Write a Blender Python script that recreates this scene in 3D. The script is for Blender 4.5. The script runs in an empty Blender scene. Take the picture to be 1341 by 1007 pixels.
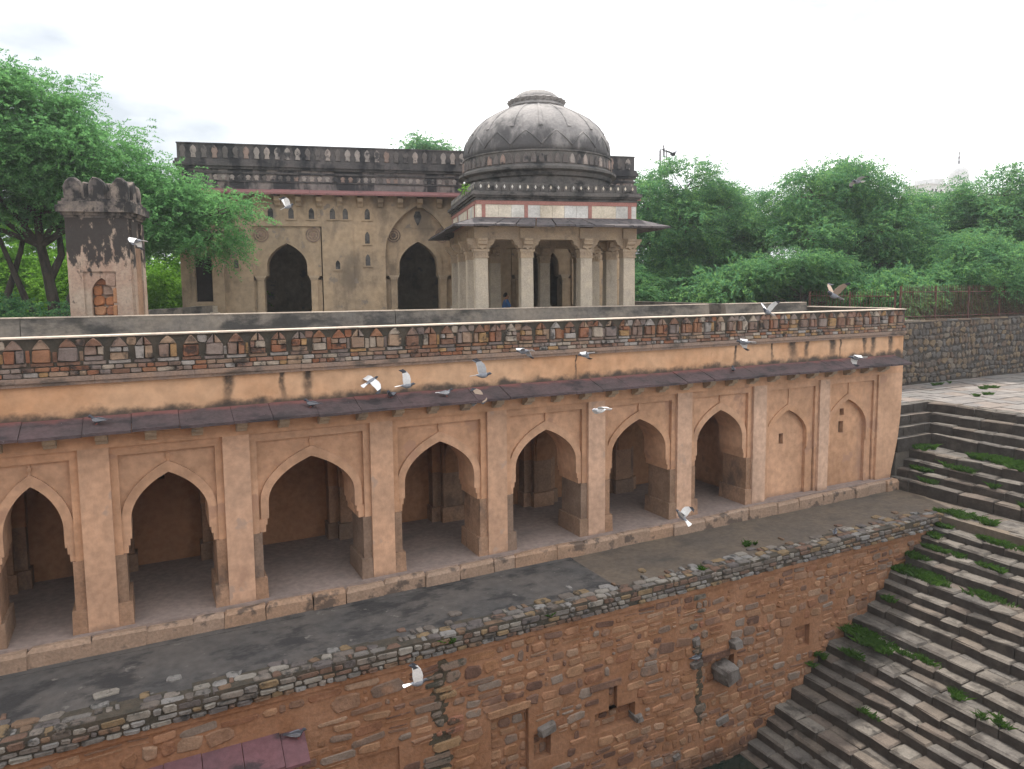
import bpy, bmesh, math, random
import numpy as np
from mathutils import Vector, Matrix
random.seed(11)
rng = np.random.default_rng(11)
R = math.radians
scene = bpy.context.scene
col = scene.collection

# ------------------------------------------------------------------ camera
cam_d = bpy.data.cameras.new('camera')
cam = bpy.data.objects.new('camera', cam_d); col.objects.link(cam)
cam_d.sensor_width = 36.0
cam_d.lens = 25.42; cam_d.shift_y = -.0267      # the print is cropped, so the lens axis sits above the middle
cam_d.clip_start = 0.1; cam_d.clip_end = 3000
pit, yaw, rol = R(5.5), R(27.12), R(-0.52)
Fv = Vector((math.sin(yaw)*math.cos(pit), math.cos(yaw)*math.cos(pit), -math.sin(pit)))
R0 = Vector((math.cos(yaw), -math.sin(yaw), 0)); U0 = R0.cross(Fv)
Rv = R0*math.cos(rol) + U0*math.sin(rol); Uv = -R0*math.sin(rol) + U0*math.cos(rol)
cm = Matrix((Rv, Uv, -Fv)).transposed().to_4x4(); cm.translation = Vector((-.25, -15.32, 6.42))
cam.matrix_world = cm
scene.camera = cam
scene.view_settings.view_transform = 'Standard'
scene.view_settings.look = 'None'
scene.view_settings.exposure = 1.0
scene.view_settings.gamma = 1.0
scene.view_settings.use_curve_mapping = False

# ------------------------------------------------------------------ sky and sun
SUN_EL, SUN_AZ = R(64), R(20)          # azimuth measured from +Y towards +X
world = bpy.data.worlds.new('World'); scene.world = world; world.use_nodes = True
wn, wl = world.node_tree.nodes, world.node_tree.links
wn.clear()
sky = wn.new('ShaderNodeTexSky'); sky.sky_type = 'NISHITA'; sky.sun_disc = False
sky.sun_elevation = SUN_EL; sky.sun_rotation = SUN_AZ
sky.air_density = 1.0; sky.dust_density = 3.0; sky.ozone_density = 1.0
tc = wn.new('ShaderNodeTexCoord')
mp = wn.new('ShaderNodeMapping'); mp.inputs['Scale'].default_value = (1.0, 1.0, 2.2)
mp.inputs['Location'].default_value = (4.11, 2.23, 0.2)
cn = wn.new('ShaderNodeTexNoise'); cn.inputs['Scale'].default_value = 1.3; cn.inputs['Detail'].default_value = 7
cn.inputs['Roughness'].default_value = 0.5
cr = wn.new('ShaderNodeValToRGB')
cr.color_ramp.elements[0].position = 0.38; cr.color_ramp.elements[0].color = (3.3, 3.5, 3.75, 1)
cr.color_ramp.elements[1].position = 0.58; cr.color_ramp.elements[1].color = (16.0, 16.0, 16.0, 1)
mx = wn.new('ShaderNodeMix'); mx.data_type = 'RGBA'; mx.inputs['Factor'].default_value = 0.86
bg = wn.new('ShaderNodeBackground'); bg.inputs['Strength'].default_value = 0.10
wo = wn.new('ShaderNodeOutputWorld')
wl.new(tc.outputs['Generated'], mp.inputs['Vector']); wl.new(mp.outputs[0], cn.inputs['Vector'])
wl.new(cn.outputs['Fac'], cr.inputs['Fac'])
wl.new(sky.outputs[0], mx.inputs[6]); wl.new(cr.outputs[0], mx.inputs[7])
wl.new(mx.outputs[2], bg.inputs['Color']); wl.new(bg.outputs[0], wo.inputs['Surface'])
sun_d = bpy.data.lights.new('sun', 'SUN'); sun = bpy.data.objects.new('sun', sun_d); col.objects.link(sun)
sun_d.energy = 3.6; sun_d.angle = R(1.2); sun_d.color = (1.0, 0.95, 0.87)
sdir = Vector((math.sin(SUN_AZ)*math.cos(SUN_EL), math.cos(SUN_AZ)*math.cos(SUN_EL), math.sin(SUN_EL)))
sun.rotation_euler = sdir.to_track_quat('Z', 'Y').to_euler()
sun.location = (30, 40, 60)

# ------------------------------------------------------------------ helpers
def tag(o, label=None, cat=None, group=None, kind=None):
    if label: o['label'] = label
    if cat: o['category'] = cat
    if group: o['group'] = group
    if kind: o['kind'] = kind
    return o

def empty(name, loc=(0, 0, 0), rz=0.0, **kw):
    o = bpy.data.objects.new(name, None); col.objects.link(o)
    o.location = loc; o.rotation_euler = (0, 0, rz); o.empty_display_size = 0.3
    return tag(o, **kw)

class MB:
    def __init__(s): s.v = []; s.f = []; s.m = []
    def add(s, vs, fs, mi=0):
        b = len(s.v); s.v.extend([tuple(p) for p in vs])
        for f in fs: s.f.append([b+i for i in f]); s.m.append(mi)
    def box(s, x0, x1, y0, y1, z0, z1, mi=0, taper=0.0):
        t = taper
        vs = [(x0, y0, z0), (x1, y0, z0), (x1, y1, z0), (x0, y1, z0),
              (x0+t, y0+t, z1), (x1-t, y0+t, z1), (x1-t, y1-t, z1), (x0+t, y1-t, z1)]
        s.add(vs, [(0, 3, 2, 1), (4, 5, 6, 7), (0, 1, 5, 4), (1, 2, 6, 5), (2, 3, 7, 6), (3, 0, 4, 7)], mi)
    def prism(s, poly, y0, y1, mi=0):      # polygon in (x,z), counter-clockwise seen from -y, extruded along y
        n = len(poly)
        vs = [(p[0], y0, p[1]) for p in poly] + [(p[0], y1, p[1]) for p in poly]
        fs = [tuple(range(n)), tuple(reversed(range(n, 2*n)))]
        fs += [(i, i+n, (i+1) % n+n, (i+1) % n) for i in range(n)]
        s.add(vs, fs, mi)
    def prism_x(s, poly, x0, x1, mi=0):    # polygon in (y,z) extruded along x
        n = len(poly)
        vs = [(x0, p[0], p[1]) for p in poly] + [(x1, p[0], p[1]) for p in poly]
        fs = [tuple(reversed(range(n))), tuple(range(n, 2*n))]
        fs += [(i, (i+1) % n, (i+1) % n+n, i+n) for i in range(n)]
        s.add(vs, fs, mi)
    def lathe(s, prof, n, c=(0, 0), mi=0, wob=None):
        vs = []
        for r, z in prof:
            for k in range(n):
                a = 2*math.pi*k/n; rr = r*(1+(wob(a, z) if wob else 0))
                vs.append((c[0]+rr*math.cos(a), c[1]+rr*math.sin(a), z))
        fs = []
        for j in range(len(prof)-1):
            for k in range(n):
                fs.append((j*n+k, j*n+(k+1) % n, (j+1)*n+(k+1) % n, (j+1)*n+k))
        fs.append(tuple(reversed(range(n)))); fs.append(tuple((len(prof)-1)*n+k for k in range(n)))
        s.add(vs, fs, mi)
    def tube(s, pts, rad, n=7, mi=0):
        pts = [Vector(p) for p in pts]; vs = []
        for i, p in enumerate(pts):
            d = (pts[min(i+1, len(pts)-1)]-pts[max(i-1, 0)]).normalized()
            a = Vector((0, 0, 1)) if abs(d.z) < .9 else Vector((1, 0, 0))
            u = d.cross(a).normalized(); w = d.cross(u)
            for k in range(n):
                t = 2*math.pi*k/n
                vs.append(p+(u*math.cos(t)+w*math.sin(t))*rad[i])
        fs = [(j*n+k, j*n+(k+1) % n, (j+1)*n+(k+1) % n, (j+1)*n+k) for j in range(len(pts)-1) for k in range(n)]
        fs.append(tuple(range(n))); fs.append(tuple((len(pts)-1)*n+k for k in range(n)))
        s.add(vs, fs, mi)
    def stone(s, O, U, V, N, poly, back=.04, front=.03, inset=.02, mi=0):
        # chamfered stone: polygon (u,v) in the plane O,U,V, standing proud along N
        O, U, V, N = Vector(O), Vector(U), Vector(V), Vector(N); n = len(poly)
        cu = sum(p[0] for p in poly)/n; cv = sum(p[1] for p in poly)/n
        ring = []
        for d, ins in ((-back, 0), (front*.45, 0.0), (front, inset)):
            for (u, v) in poly:
                du, dv = cu-u, cv-v; L = math.hypot(du, dv)+1e-6; k = min(ins/L, .45)
                jit = random.uniform(-.15, .15)*front if ins > 0 else 0
                ring.append(O+U*(u+du*k)+V*(v+dv*k)+N*(d+jit))
        fs = []
        for j in range(2):
            for i in range(n): fs.append((j*n+i, j*n+(i+1) % n, (j+1)*n+(i+1) % n, (j+1)*n+i))
        fs.append(tuple(2*n+i for i in range(n)))
        s.add(ring, fs, mi)
    def arch_wall(s, x0, x1, z0, z1, cx, half, zs, za, yf, yb, n=22, zlow=None, peak=.38, mi=0):
        # wall slab with a pointed arch opening that runs down to z0
        cur = arch(cx, half, zs, za, n, peak)
        pts = [(cx-half, z0)]+cur+[(cx+half, z0)]
        F = []; V = []
        def q(a, b, c, d): i = len(V); V.extend([a, b, c, d]); F.append((i, i+1, i+2, i+3))
        for y, flip in ((yf, False), (yb, True)):
            def qq(a, b, c, d):
                a, b, c, d = [(p[0], y, p[1]) for p in (a, b, c, d)]
                if flip: q(d, c, b, a)
                else: q(a, b, c, d)
            qq((x0, z0), (cx-half, z0), (cx-half, z1), (x0, z1))
            qq((cx+half, z0), (x1, z0), (x1, z1), (cx+half, z1))
            for a, b in zip(cur[:-1], cur[1:]): qq(a, b, (b[0], z1), (a[0], z1))
        for a, b in zip(pts[:-1], pts[1:]): q((a[0], yf, a[1]), (a[0], yb, a[1]), (b[0], yb, b[1]), (b[0], yf, b[1]))
        q((x0, yf, z0), (x0, yb, z0), (cx-half, yb, z0), (cx-half, yf, z0))
        q((cx+half, yf, z0), (cx+half, yb, z0), (x1, yb, z0), (x1, yf, z0))
        q((x0, yf, z1), (x1, yf, z1), (x1, yb, z1), (x0, yb, z1))
        q((x0, yf, z0), (x0, yf, z1), (x0, yb, z1), (x0, yb, z0))
        q((x1, yf, z0), (x1, yb, z0), (x1, yb, z1), (x1, yf, z1))
        s.add(V, F, mi)
    def arch_band(s, cx, h0, zs0, za0, h1, zs1, za1, zb, yf, yb, n=22, peak=.38, mi=0):
        a = [(cx-h0, zb)]+arch(cx, h0, zs0, za0, n, peak)+[(cx+h0, zb)]
        b = [(cx-h1, zb)]+arch(cx, h1, zs1, za1, n, peak)+[(cx+h1, zb)]
        V = []; F = []
        for i in range(len(a)-1):
            k = len(V)
            V += [(a[i][0], yf, a[i][1]), (a[i+1][0], yf, a[i+1][1]), (b[i+1][0], yf, b[i+1][1]), (b[i][0], yf, b[i][1]),
                  (b[i+1][0], yb, b[i+1][1]), (b[i][0], yb, b[i][1]), (a[i+1][0], yb, a[i+1][1]), (a[i][0], yb, a[i][1])]
            F += [(k, k+1, k+2, k+3), (k+3, k+2, k+4, k+5), (k+1, k, k+7, k+6)]
        s.add(V, F, mi)
    def holed(s, x0, x1, z0, z1, a0, a1, b0, b1, yf, yb, dep, mi=0, mh=0):   # wall box with one rectangular recess
        for (p, q, r, t) in ((x0, a0, z0, z1), (a1, x1, z0, z1), (a0, a1, z0, b0), (a0, a1, b1, z1)): s.box(p, q, yf, yb, r, t, mi)
        s.box(a0, a1, yf+dep, yb, b0, b1, mh)
    def build(s, name, mats, parent=None, smooth=False, loc=None):
        me = bpy.data.meshes.new(name); me.from_pydata(s.v, [], s.f)
        if not isinstance(mats, (list, tuple)): mats = [mats]
        for m in mats: me.materials.append(m)
        if len(mats) > 1: me.polygons.foreach_set('material_index', s.m)
        if smooth: me.polygons.foreach_set('use_smooth', [True]*len(me.polygons))
        me.update()
        o = bpy.data.objects.new(name, me); col.objects.link(o)
        if parent: o.parent = parent
        if loc: o.location = loc
        return o

def arch(cx, half, zs, za, n=22, peak=.38):
    h = za-zs; out = []
    for i in range(n+1):
        t = math.pi*i/n
        u = math.cos(t)                   # 1 .. -1
        au = abs(u)
        z = h*((1-peak)*(max(0, 1-au**2.3))**(1/2.3)+peak*(1-au))
        out.append((cx-half*u, zs+z))
    return out

def cutrect(u0, u1, v0, v1, c=.25, jit=.06):
    w, h = u1-u0, v1-v0; m = min(w, h); r = lambda: random.uniform(.25, 1)*c*m
    j = lambda: random.uniform(-jit, jit)*m
    return [(u0+r(), v0+j()), (u1-r(), v0+j()), (u1+j(), v0+r()), (u1+j(), v1-r()),
            (u1-r(), v1+j()), (u0+r(), v1+j()), (u0+j(), v1-r()), (u0+j(), v0+r())]

def rows(u0, u1, v0, v1, hr, lr, gap):
    v = v0; out = []
    while v < v1-.04:
        h = min(random.uniform(*hr), v1-v); u = u0-random.uniform(0, lr[0])
        while u < u1:
            L = random.uniform(*lr)
            a, b = max(u, u0), min(u+L, u1)
            if b-a > .06: out.append((a+gap/2, b-gap/2, v+gap/2, v+h-gap/2))
            u += L
        v += h
    return out

# ------------------------------------------------------------------ materials
def new_mat(name):
    m = bpy.data.materials.new(name); m.use_nodes = True
    nt = m.node_tree; b = nt.nodes['Principled BSDF']
    return m, nt, b

def rgb(h):   # sRGB 0-255 triple to linear
    return tuple(((c/255)/12.92 if c/255 <= .04045 else ((c/255+.055)/1.055)**2.4) for c in h)+(1,)

def weather(name, c1, c2, scale=1.2, dark=None, dthr=.55, dwid=.12, dscale=(1.5, 1.5, 1.5), damt=.8, zr=None, dark2=None,
            bump=.25, bscale=30, rough=.9, rnd=None, rndmix=.9, spec=.2, flecks=None, riser=None, isl=True, streaks=None):
    m, nt, b = new_mat(name); N, L = nt.nodes, nt.links
    geo = N.new('ShaderNodeNewGeometry')
    def noise(scl, det=6, vec=None, ro=.6):
        n = N.new('ShaderNodeTexNoise'); n.inputs['Scale'].default_value = scl; n.inputs['Detail'].default_value = det
        n.inputs['Roughness'].default_value = ro
        L.new(vec if vec else geo.outputs['Position'], n.inputs['Vector']); return n
    def mixc(fac, a, bb, bt='MIX'):
        x = N.new('ShaderNodeMix'); x.data_type = 'RGBA'; x.blend_type = bt
        for sock, val in ((x.inputs['Factor'], fac), (x.inputs[6], a), (x.inputs[7], bb)):
            if hasattr(val, 'is_output'): L.new(val, sock)
            else: sock.default_value = val
        return x.outputs[2]
    def mapr(v, a, bb, c=0., d=1.):
        x = N.new('ShaderNodeMapRange'); x.interpolation_type = 'SMOOTHSTEP'
        if a > bb: a, bb, c, d = bb, a, d, c
        L.new(v, x.inputs[0])
        for i, q in enumerate((a, bb, c, d)): x.inputs[i+1].default_value = q
        return x.outputs[0]
    def math_(op, a, bb):
        x = N.new('ShaderNodeMath'); x.operation = op
        for i, val in enumerate((a, bb)):
            if hasattr(val, 'is_output'): L.new(val, x.inputs[i])
            else: x.inputs[i].default_value = val
        return x.outputs[0]
    n1 = noise(scale)
    cur = mixc(mapr(n1.outputs['Fac'], .3, .7), c1, c2)
    if rnd:
        oi = N.new('ShaderNodeObjectInfo')
        add = math_('ADD', oi.outputs['Random'], geo.outputs['Random Per Island'] if isl else 0.0)
        fr = math_('FRACT', add, 0.0)
        rp = N.new('ShaderNodeValToRGB'); rp.color_ramp.interpolation = 'CONSTANT'
        e = rp.color_ramp.elements
        while len(e) < len(rnd): e.new(.5)
        for i, cc in enumerate(rnd): e[i].position = i/len(rnd); e[i].color = cc
        L.new(fr, rp.inputs['Fac'])
        cur = mixc(rndmix, cur, rp.outputs['Color'])
        cur = mixc(1.0, cur, mixc(mapr(n1.outputs['Fac'], .25, .75), (.75, .75, .75, 1), (1.2, 1.2, 1.2, 1)), 'MULTIPLY')
    n2 = noise(scale*9, 5)
    cur = mixc(1.0, cur, mixc(mapr(n2.outputs['Fac'], .25, .75), (.82, .82, .82, 1), (1.15, 1.15, 1.15, 1)), 'MULTIPLY')
    if dark:
        mpn = N.new('ShaderNodeMapping'); mpn.inputs['Scale'].default_value = dscale
        L.new(geo.outputs['Position'], mpn.inputs['Vector'])
        n3 = noise(1.0, 6, mpn.outputs[0], .62)
        v = n3.outputs['Fac']
        if zr:
            sp = N.new('ShaderNodeSeparateXYZ'); L.new(geo.outputs['Position'], sp.inputs[0])
            zf = mapr(sp.outputs['Z'], zr[0], zr[1], 0, zr[2] if len(zr) > 2 else .25)
            v = math_('ADD', v, zf)
        fac = math_('MULTIPLY', mapr(v, dthr, dthr+dwid), damt)
        cur = mixc(fac, cur, dark)
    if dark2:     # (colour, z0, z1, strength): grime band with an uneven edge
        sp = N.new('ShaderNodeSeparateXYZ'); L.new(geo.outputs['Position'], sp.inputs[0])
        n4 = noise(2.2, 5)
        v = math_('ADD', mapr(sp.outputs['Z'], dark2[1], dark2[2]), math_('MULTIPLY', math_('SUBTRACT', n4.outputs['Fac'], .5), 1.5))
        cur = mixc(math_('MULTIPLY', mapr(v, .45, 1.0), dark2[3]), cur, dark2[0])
    if streaks:   # (positions along x, half width, z0, z1, colour): run-off stains below old drain holes
        spx = N.new('ShaderNodeSeparateXYZ'); L.new(geo.outputs['Position'], spx.inputs[0])
        n7 = noise(1.6, 4); wob = math_('MULTIPLY', math_('SUBTRACT', n7.outputs['Fac'], .5), .35); n8 = noise(7, 4); acc = None
        for xp, hw in streaks[0]:
            d = math_('ABSOLUTE', math_('ADD', math_('SUBTRACT', spx.outputs['X'], xp), wob), 0.0)
            f_ = mapr(d, hw*1.5, hw*.3); acc = f_ if acc is None else math_('MAXIMUM', acc, f_)
        zf = mapr(spx.outputs['Z'], streaks[1], streaks[2], .25, 1)
        cur = mixc(math_('MULTIPLY', math_('MULTIPLY', acc, zf), mapr(n8.outputs['Fac'], .25, .55, .5, .95)), cur, streaks[3])
    if riser:     # vertical faces darkened: their shade painted into the colour together with old lichen
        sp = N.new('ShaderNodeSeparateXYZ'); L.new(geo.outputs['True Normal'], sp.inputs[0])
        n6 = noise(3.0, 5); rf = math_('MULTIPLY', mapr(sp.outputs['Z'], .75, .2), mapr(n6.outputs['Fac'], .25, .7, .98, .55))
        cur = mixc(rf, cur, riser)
    if flecks:
        n5 = noise(flecks[1], 3)
        cur = mixc(mapr(n5.outputs['Fac'], flecks[2], flecks[2]+.06), cur, flecks[0])
    L.new(cur, b.inputs['Base Color'])
    b.inputs['Roughness'].default_value = rough
    b.inputs['Specular IOR Level'].default_value = spec
    if bump:
        nb = noise(bscale, 5); nb2 = noise(bscale*.18, 4)
        hb = math_('ADD', math_('MULTIPLY', nb.outputs['Fac'], .5), nb2.outputs['Fac'])
        bp = N.new('ShaderNodeBump'); bp.inputs['Strength'].default_value = bump; bp.inputs['Distance'].default_value = .03
        L.new(hb, bp.inputs['Height']); L.new(bp.outputs[0], b.inputs['Normal'])
    return m

BLACK = (.018, .018, .018, 1)
M = {}
M['plaster'] = weather('arcade_plaster', (0.463, 0.273, 0.170, 1), (0.404, 0.247, 0.164, 1), .55, dark=(0.286, 0.184, 0.135, 1), dthr=.55, dwid=.25, dscale=(.9, .9, .35), damt=.75, bump=.25, bscale=25, dark2=((0.167, 0.110, 0.088, 1), .35, -.1, .5), isl=False, rnd=[(0.473, 0.263, 0.146, 1), (0.453, 0.278, 0.175, 1), (0.492, 0.289, 0.175, 1), (0.424, 0.242, 0.140, 1)], rndmix=.5, flecks=((0.355, 0.210, 0.140, 1), 1.3, .60))
M['pier'] = weather('pier_plaster', (0.475, 0.309, 0.215, 1), (0.416, 0.252, 0.165, 1), .7, dark=(0.277, 0.170, 0.121, 1), dthr=.57, dwid=.2, dscale=(1.2, 1.2, .5), damt=.65, bump=.25, bscale=25, dark2=((0.148, 0.103, 0.083, 1), .30, -.08, .6), isl=False, rnd=[(0.475, 0.319, 0.231, 1), (0.485, 0.309, 0.209, 1), (0.436, 0.268, 0.171, 1), (0.495, 0.350, 0.264, 1)], rndmix=.5, flecks=((0.356, 0.247, 0.187, 1), 1.6, .60))
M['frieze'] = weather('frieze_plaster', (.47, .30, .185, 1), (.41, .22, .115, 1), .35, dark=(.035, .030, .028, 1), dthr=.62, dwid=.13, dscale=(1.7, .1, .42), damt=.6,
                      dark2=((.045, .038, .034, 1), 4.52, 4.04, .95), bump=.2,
                      streaks=([(-5.0, .1), (1.22, .11), (2.3, .06), (2.78, .10), (9.4, .03), (14.75, .05), (16.2, .04), (17.05, .17), (17.62, .10), (18.75, .13), (19.1, .05), (20.25, .08), (20.65, .12), (21.5, .10)], 3.9, 4.75, (.03, .026, .024, 1)))
M['cornice'] = weather('cornice_stone', (.24, .16, .115, 1), (.19, .14, .115, 1), 2.5, dark=(.05, .045, .04, 1), dthr=.52, dscale=(1.2, 1.2, 3), damt=.7, bump=.5)
M['eave'] = weather('eave_sandstone', (0.082, 0.055, 0.057, 1), (0.061, 0.046, 0.047, 1), 1.4, dark=(0.025, 0.022, 0.024, 1), dthr=.47, dwid=.2, dscale=(1.6, 2.2, 2), damt=.8,
                    dark2=((.17, .066, .057, 1), 3.98, 4.14, .8), bump=.45, bscale=40, rough=.85, flecks=((.16, .14, .14, 1), 17, .70))
M['eave_low'] = weather('low_eave_sandstone', (.125, .058, .066, 1), (.10, .052, .06, 1), .9, dark=(.028, .022, .025, 1), dthr=.47, dwid=.12, dscale=(.9, 1.6, 1.5), damt=.85, bump=.3, rough=.75)
M['jamb'] = weather('jamb_stone', (.26, .165, .115, 1), (.19, .13, .10, 1), 2.0, dark=(.075, .058, .05, 1), dthr=.52, dwid=.2, dscale=(2, 2, 1), damt=.75, bump=.6, bscale=18,
                    rnd=[(.28, .165, .10, 1), (.23, .15, .10, 1), (.19, .135, .10, 1), (.31, .19, .12, 1)], rndmix=.7)
M['floor'] = weather('arcade_floor', (0.244, 0.189, 0.165, 1), (0.201, 0.159, 0.143, 1), .8, dark=(0.146, 0.122, 0.110, 1), dthr=.52, dwid=.2, damt=.6, bump=.2)
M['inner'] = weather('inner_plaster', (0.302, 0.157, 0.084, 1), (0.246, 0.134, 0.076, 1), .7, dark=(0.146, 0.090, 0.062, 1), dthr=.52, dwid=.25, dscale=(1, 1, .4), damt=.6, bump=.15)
M['void'] = weather('dark_void', (.02, .016, .014, 1), (.03, .022, .02, 1), 2, bump=0)
M['mortar_dark'] = weather('mossy_mortar', (0.041, 0.038, 0.031, 1), (0.072, 0.058, 0.044, 1), 4, bump=.6, bscale=14)
STONES = [(0.243, 0.167, 0.113, 1), (0.198, 0.095, 0.052, 1), (0.144, 0.077, 0.052, 1), (0.243, 0.221, 0.203, 1), (0.171, 0.135, 0.117, 1), (0.27, 0.225, 0.18, 1), (0.189, 0.077, 0.041, 1), (0.135, 0.108, 0.099, 1), (0.261, 0.158, 0.072, 1), (0.18, 0.104, 0.077, 1), (0.207, 0.14, 0.099, 1), (0.158, 0.108, 0.086, 1)]
M['merlon_stone'] = weather('merlon_stone', (.22, .15, .11, 1), (.19, .13, .1, 1), 6, dark=BLACK, dthr=.53, dwid=.14, dscale=(3.5, 3.5, 3.5), damt=.85, rnd=STONES, bump=.8, bscale=22)
COPE = [(0.149, 0.129, 0.112, 1), (0.104, 0.088, 0.077, 1), (0.135, 0.085, 0.054, 1), (0.176, 0.169, 0.162, 1), (0.088, 0.077, 0.075, 1), (0.162, 0.112, 0.061, 1), (0.195, 0.179, 0.156, 1), (0.115, 0.068, 0.048, 1), (0.122, 0.112, 0.104, 1)]
M['cope_stone'] = weather('coping_stone', (.2, .17, .14, 1), (.17, .13, .11, 1), 7, dark=(.022, .022, .021, 1), dthr=.53, dwid=.14, dscale=(4.5, 4.5, 4.5), damt=.85, rnd=COPE, bump=.9, bscale=20)
WALLS = [(0.272, 0.157, 0.092, 1), (0.252, 0.134, 0.078, 1), (0.244, 0.161, 0.110, 1), (0.177, 0.141, 0.117, 1), (0.204, 0.104, 0.057, 1), (0.184, 0.087, 0.049, 1), (0.164, 0.097, 0.066, 1), (0.224, 0.128, 0.076, 1), (0.130, 0.077, 0.057, 1), (0.204, 0.121, 0.079, 1), (0.150, 0.107, 0.084, 1), (0.098, 0.055, 0.041, 1), (0.211, 0.108, 0.056, 1), (0.238, 0.141, 0.085, 1), (0.197, 0.101, 0.056, 1)]
M['well_stone'] = weather('well_wall_stone', (.33, .18, .11, 1), (.26, .15, .10, 1), 3.2, dark=(.30, .165, .10, 1), dthr=.55, dwid=.12, dscale=(2.2, 2.2, 2.2), damt=.6, rnd=WALLS, rndmix=.95, bump=.9, bscale=16,
                      dark2=((.06, .038, .028, 1), -4.3, -5.4, .8))
M['well_mortar'] = weather('well_wall_mortar', (.255, .137, .081, 1), (.21, .102, .053, 1), 1.2, dark=(.20, .105, .06, 1), dthr=.57, dwid=.2, dscale=(.8, .8, .8), damt=.7,
                           dark2=((.06, .038, .028, 1), -4.3, -5.4, .85), bump=.9, bscale=14)
M['moss'] = weather('damp_moss', (.055, .050, .036, 1), (.085, .062, .042, 1), 5, dark=(.025, .024, .018, 1), dthr=.5, dscale=(5, 5, 5), bump=.8)
M['mossy_stone'] = weather('mossy_wet_stone', (.16, .10, .07, 1), (.10, .08, .06, 1), 4, dark=(.03, .032, .025, 1), dthr=.48, dscale=(4, 4, 4), rnd=[(.30, .19, .10, 1), (.20, .15, .12, 1), (.28, .12, .075, 1), (.14, .12, .10, 1)], rndmix=.7, bump=.8)
M['terrace'] = weather('terrace_lime_concrete', (.062, .059, .058, 1), (.095, .084, .077, 1), .55, dark=(.030, .029, .030, 1), dthr=.48, dwid=.14, dscale=(1.1, 1.8, 1), damt=.85,
                       flecks=((.13, .12, .11, 1), 4.5, .66), bump=.7, bscale=20)
M['terrace_brown'] = weather('terrace_earth', (.115, .09, .068, 1), (.085, .07, .058, 1), .8, dark=(.045, .040, .036, 1), dthr=.52, dwid=.2, dscale=(1, 1.6, 1), damt=.7, bump=.6)
M['plinth'] = weather('plinth_stone', (.30, .21, .15, 1), (.25, .17, .12, 1), 2.2, dark=(.06, .05, .045, 1), dthr=.54, dwid=.1, dscale=(2.2, 2.2, 2.2), damt=.8, rnd=[(.32, .20, .13, 1), (.27, .19, .14, 1), (.30, .22, .17, 1)], rndmix=.5, bump=.7, bscale=16)
STEP = [(0.110, 0.096, 0.082, 1), (0.095, 0.084, 0.073, 1), (0.096, 0.078, 0.063, 1), (0.088, 0.079, 0.071, 1), (0.123, 0.109, 0.094, 1), (0.090, 0.071, 0.058, 1), (0.078, 0.068, 0.059, 1)]
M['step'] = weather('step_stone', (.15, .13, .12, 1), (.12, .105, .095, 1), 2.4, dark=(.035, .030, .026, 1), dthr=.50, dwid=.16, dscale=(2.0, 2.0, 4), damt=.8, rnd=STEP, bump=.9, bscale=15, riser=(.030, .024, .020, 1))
M['jut'] = weather('jutting_stone', (.15, .135, .125, 1), (.11, .095, .085, 1), 3, dark=(.05, .04, .035, 1), dthr=.5, damt=.7, dscale=(3, 3, 3), bump=.9, bscale=14)
M['paver'] = weather('paver_stone', (.36, .32, .29, 1), (.3, .27, .25, 1), 2, dark=(.14, .12, .11, 1), dthr=.58, dwid=.2, damt=.5, rnd=[(.145, .13, .12, 1), (.12, .11, .105, 1), (.135, .11, .095, 1), (.105, .10, .095, 1)], bump=.6)
M['joint'] = weather('joint_earth', (.10, .085, .07, 1), (.075, .065, .055, 1), 3, bump=.5)
RUB = [(0.086, 0.072, 0.061, 1), (0.114, 0.085, 0.059, 1), (0.067, 0.061, 0.056, 1), (0.132, 0.111, 0.089, 1), (0.099, 0.070, 0.051, 1), (0.083, 0.079, 0.075, 1), (0.138, 0.100, 0.062, 1)]
M['rubble'] = weather('rubble_stone', (.2, .15, .12, 1), (.16, .13, .11, 1), 4, dark=(.045, .04, .037, 1), dthr=.57, dwid=.15, dscale=(3, 3, 3), damt=.7, rnd=RUB, bump=.8, bscale=16)
M['rubble_mortar'] = weather('rubble_mortar', (.045, .038, .033, 1), (.06, .05, .042, 1), 3, bump=.7)
M['greywall'] = weather('grey_lime_wall', (.19, .16, .13, 1), (.12, .108, .097, 1), .9, dark=(.03, .029, .028, 1), dthr=.44, dwid=.18, dscale=(.8, .8, 1.6), damt=.85, bump=.5, bscale=22)
M['copeline'] = weather('lime_coping', (.44, .37, .30, 1), (.34, .28, .23, 1), 1.5, dark=(.12, .10, .09, 1), dthr=.60, dwid=.1, damt=.7, bump=.3)
M['mosque'] = weather('mosque_plaster', (0.386, 0.281, 0.182, 1), (0.300, 0.228, 0.156, 1), .5, dark=(0.129, 0.101, 0.076, 1), dthr=.51, dwid=.2, dscale=(.9, .9, .4), damt=.75, zr=(8.5, 10.3, .10), bump=.35, bscale=18,
                      flecks=((.21, .17, .135, 1), 2.0, .62))
M['mosque_top'] = weather('blackened_plaster', (0.200, 0.164, 0.148, 1), (0.136, 0.120, 0.116, 1), 1.0, dark=(0.024, 0.024, 0.027, 1), dthr=.42, dwid=.13, dscale=(1.5, 1.5, .4), damt=.93, bump=.5, bscale=18)
M['mosque_par'] = weather('blackened_parapet', (0.098, 0.086, 0.083, 1), (0.060, 0.056, 0.056, 1), 1.5, dark=(0.019, 0.019, 0.022, 1), dthr=.45, dwid=.15, dscale=(1.6, 1.6, .8), damt=.9, bump=.6)
M['relief_pale'] = weather('pale_merlon_relief', (0.255, 0.212, 0.187, 1), (0.187, 0.145, 0.128, 1), 4, dark=(0.034, 0.034, 0.037, 1), dthr=.52, dwid=.1, dscale=(2.5, 2.5, 2.5), damt=.9, rnd=[(0.289, 0.246, 0.221, 1), (0.076, 0.072, 0.072, 1), (0.212, 0.145, 0.119, 1), (0.051, 0.051, 0.053, 1), (0.255, 0.230, 0.212, 1)], rndmix=.7, bump=.4)
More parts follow.
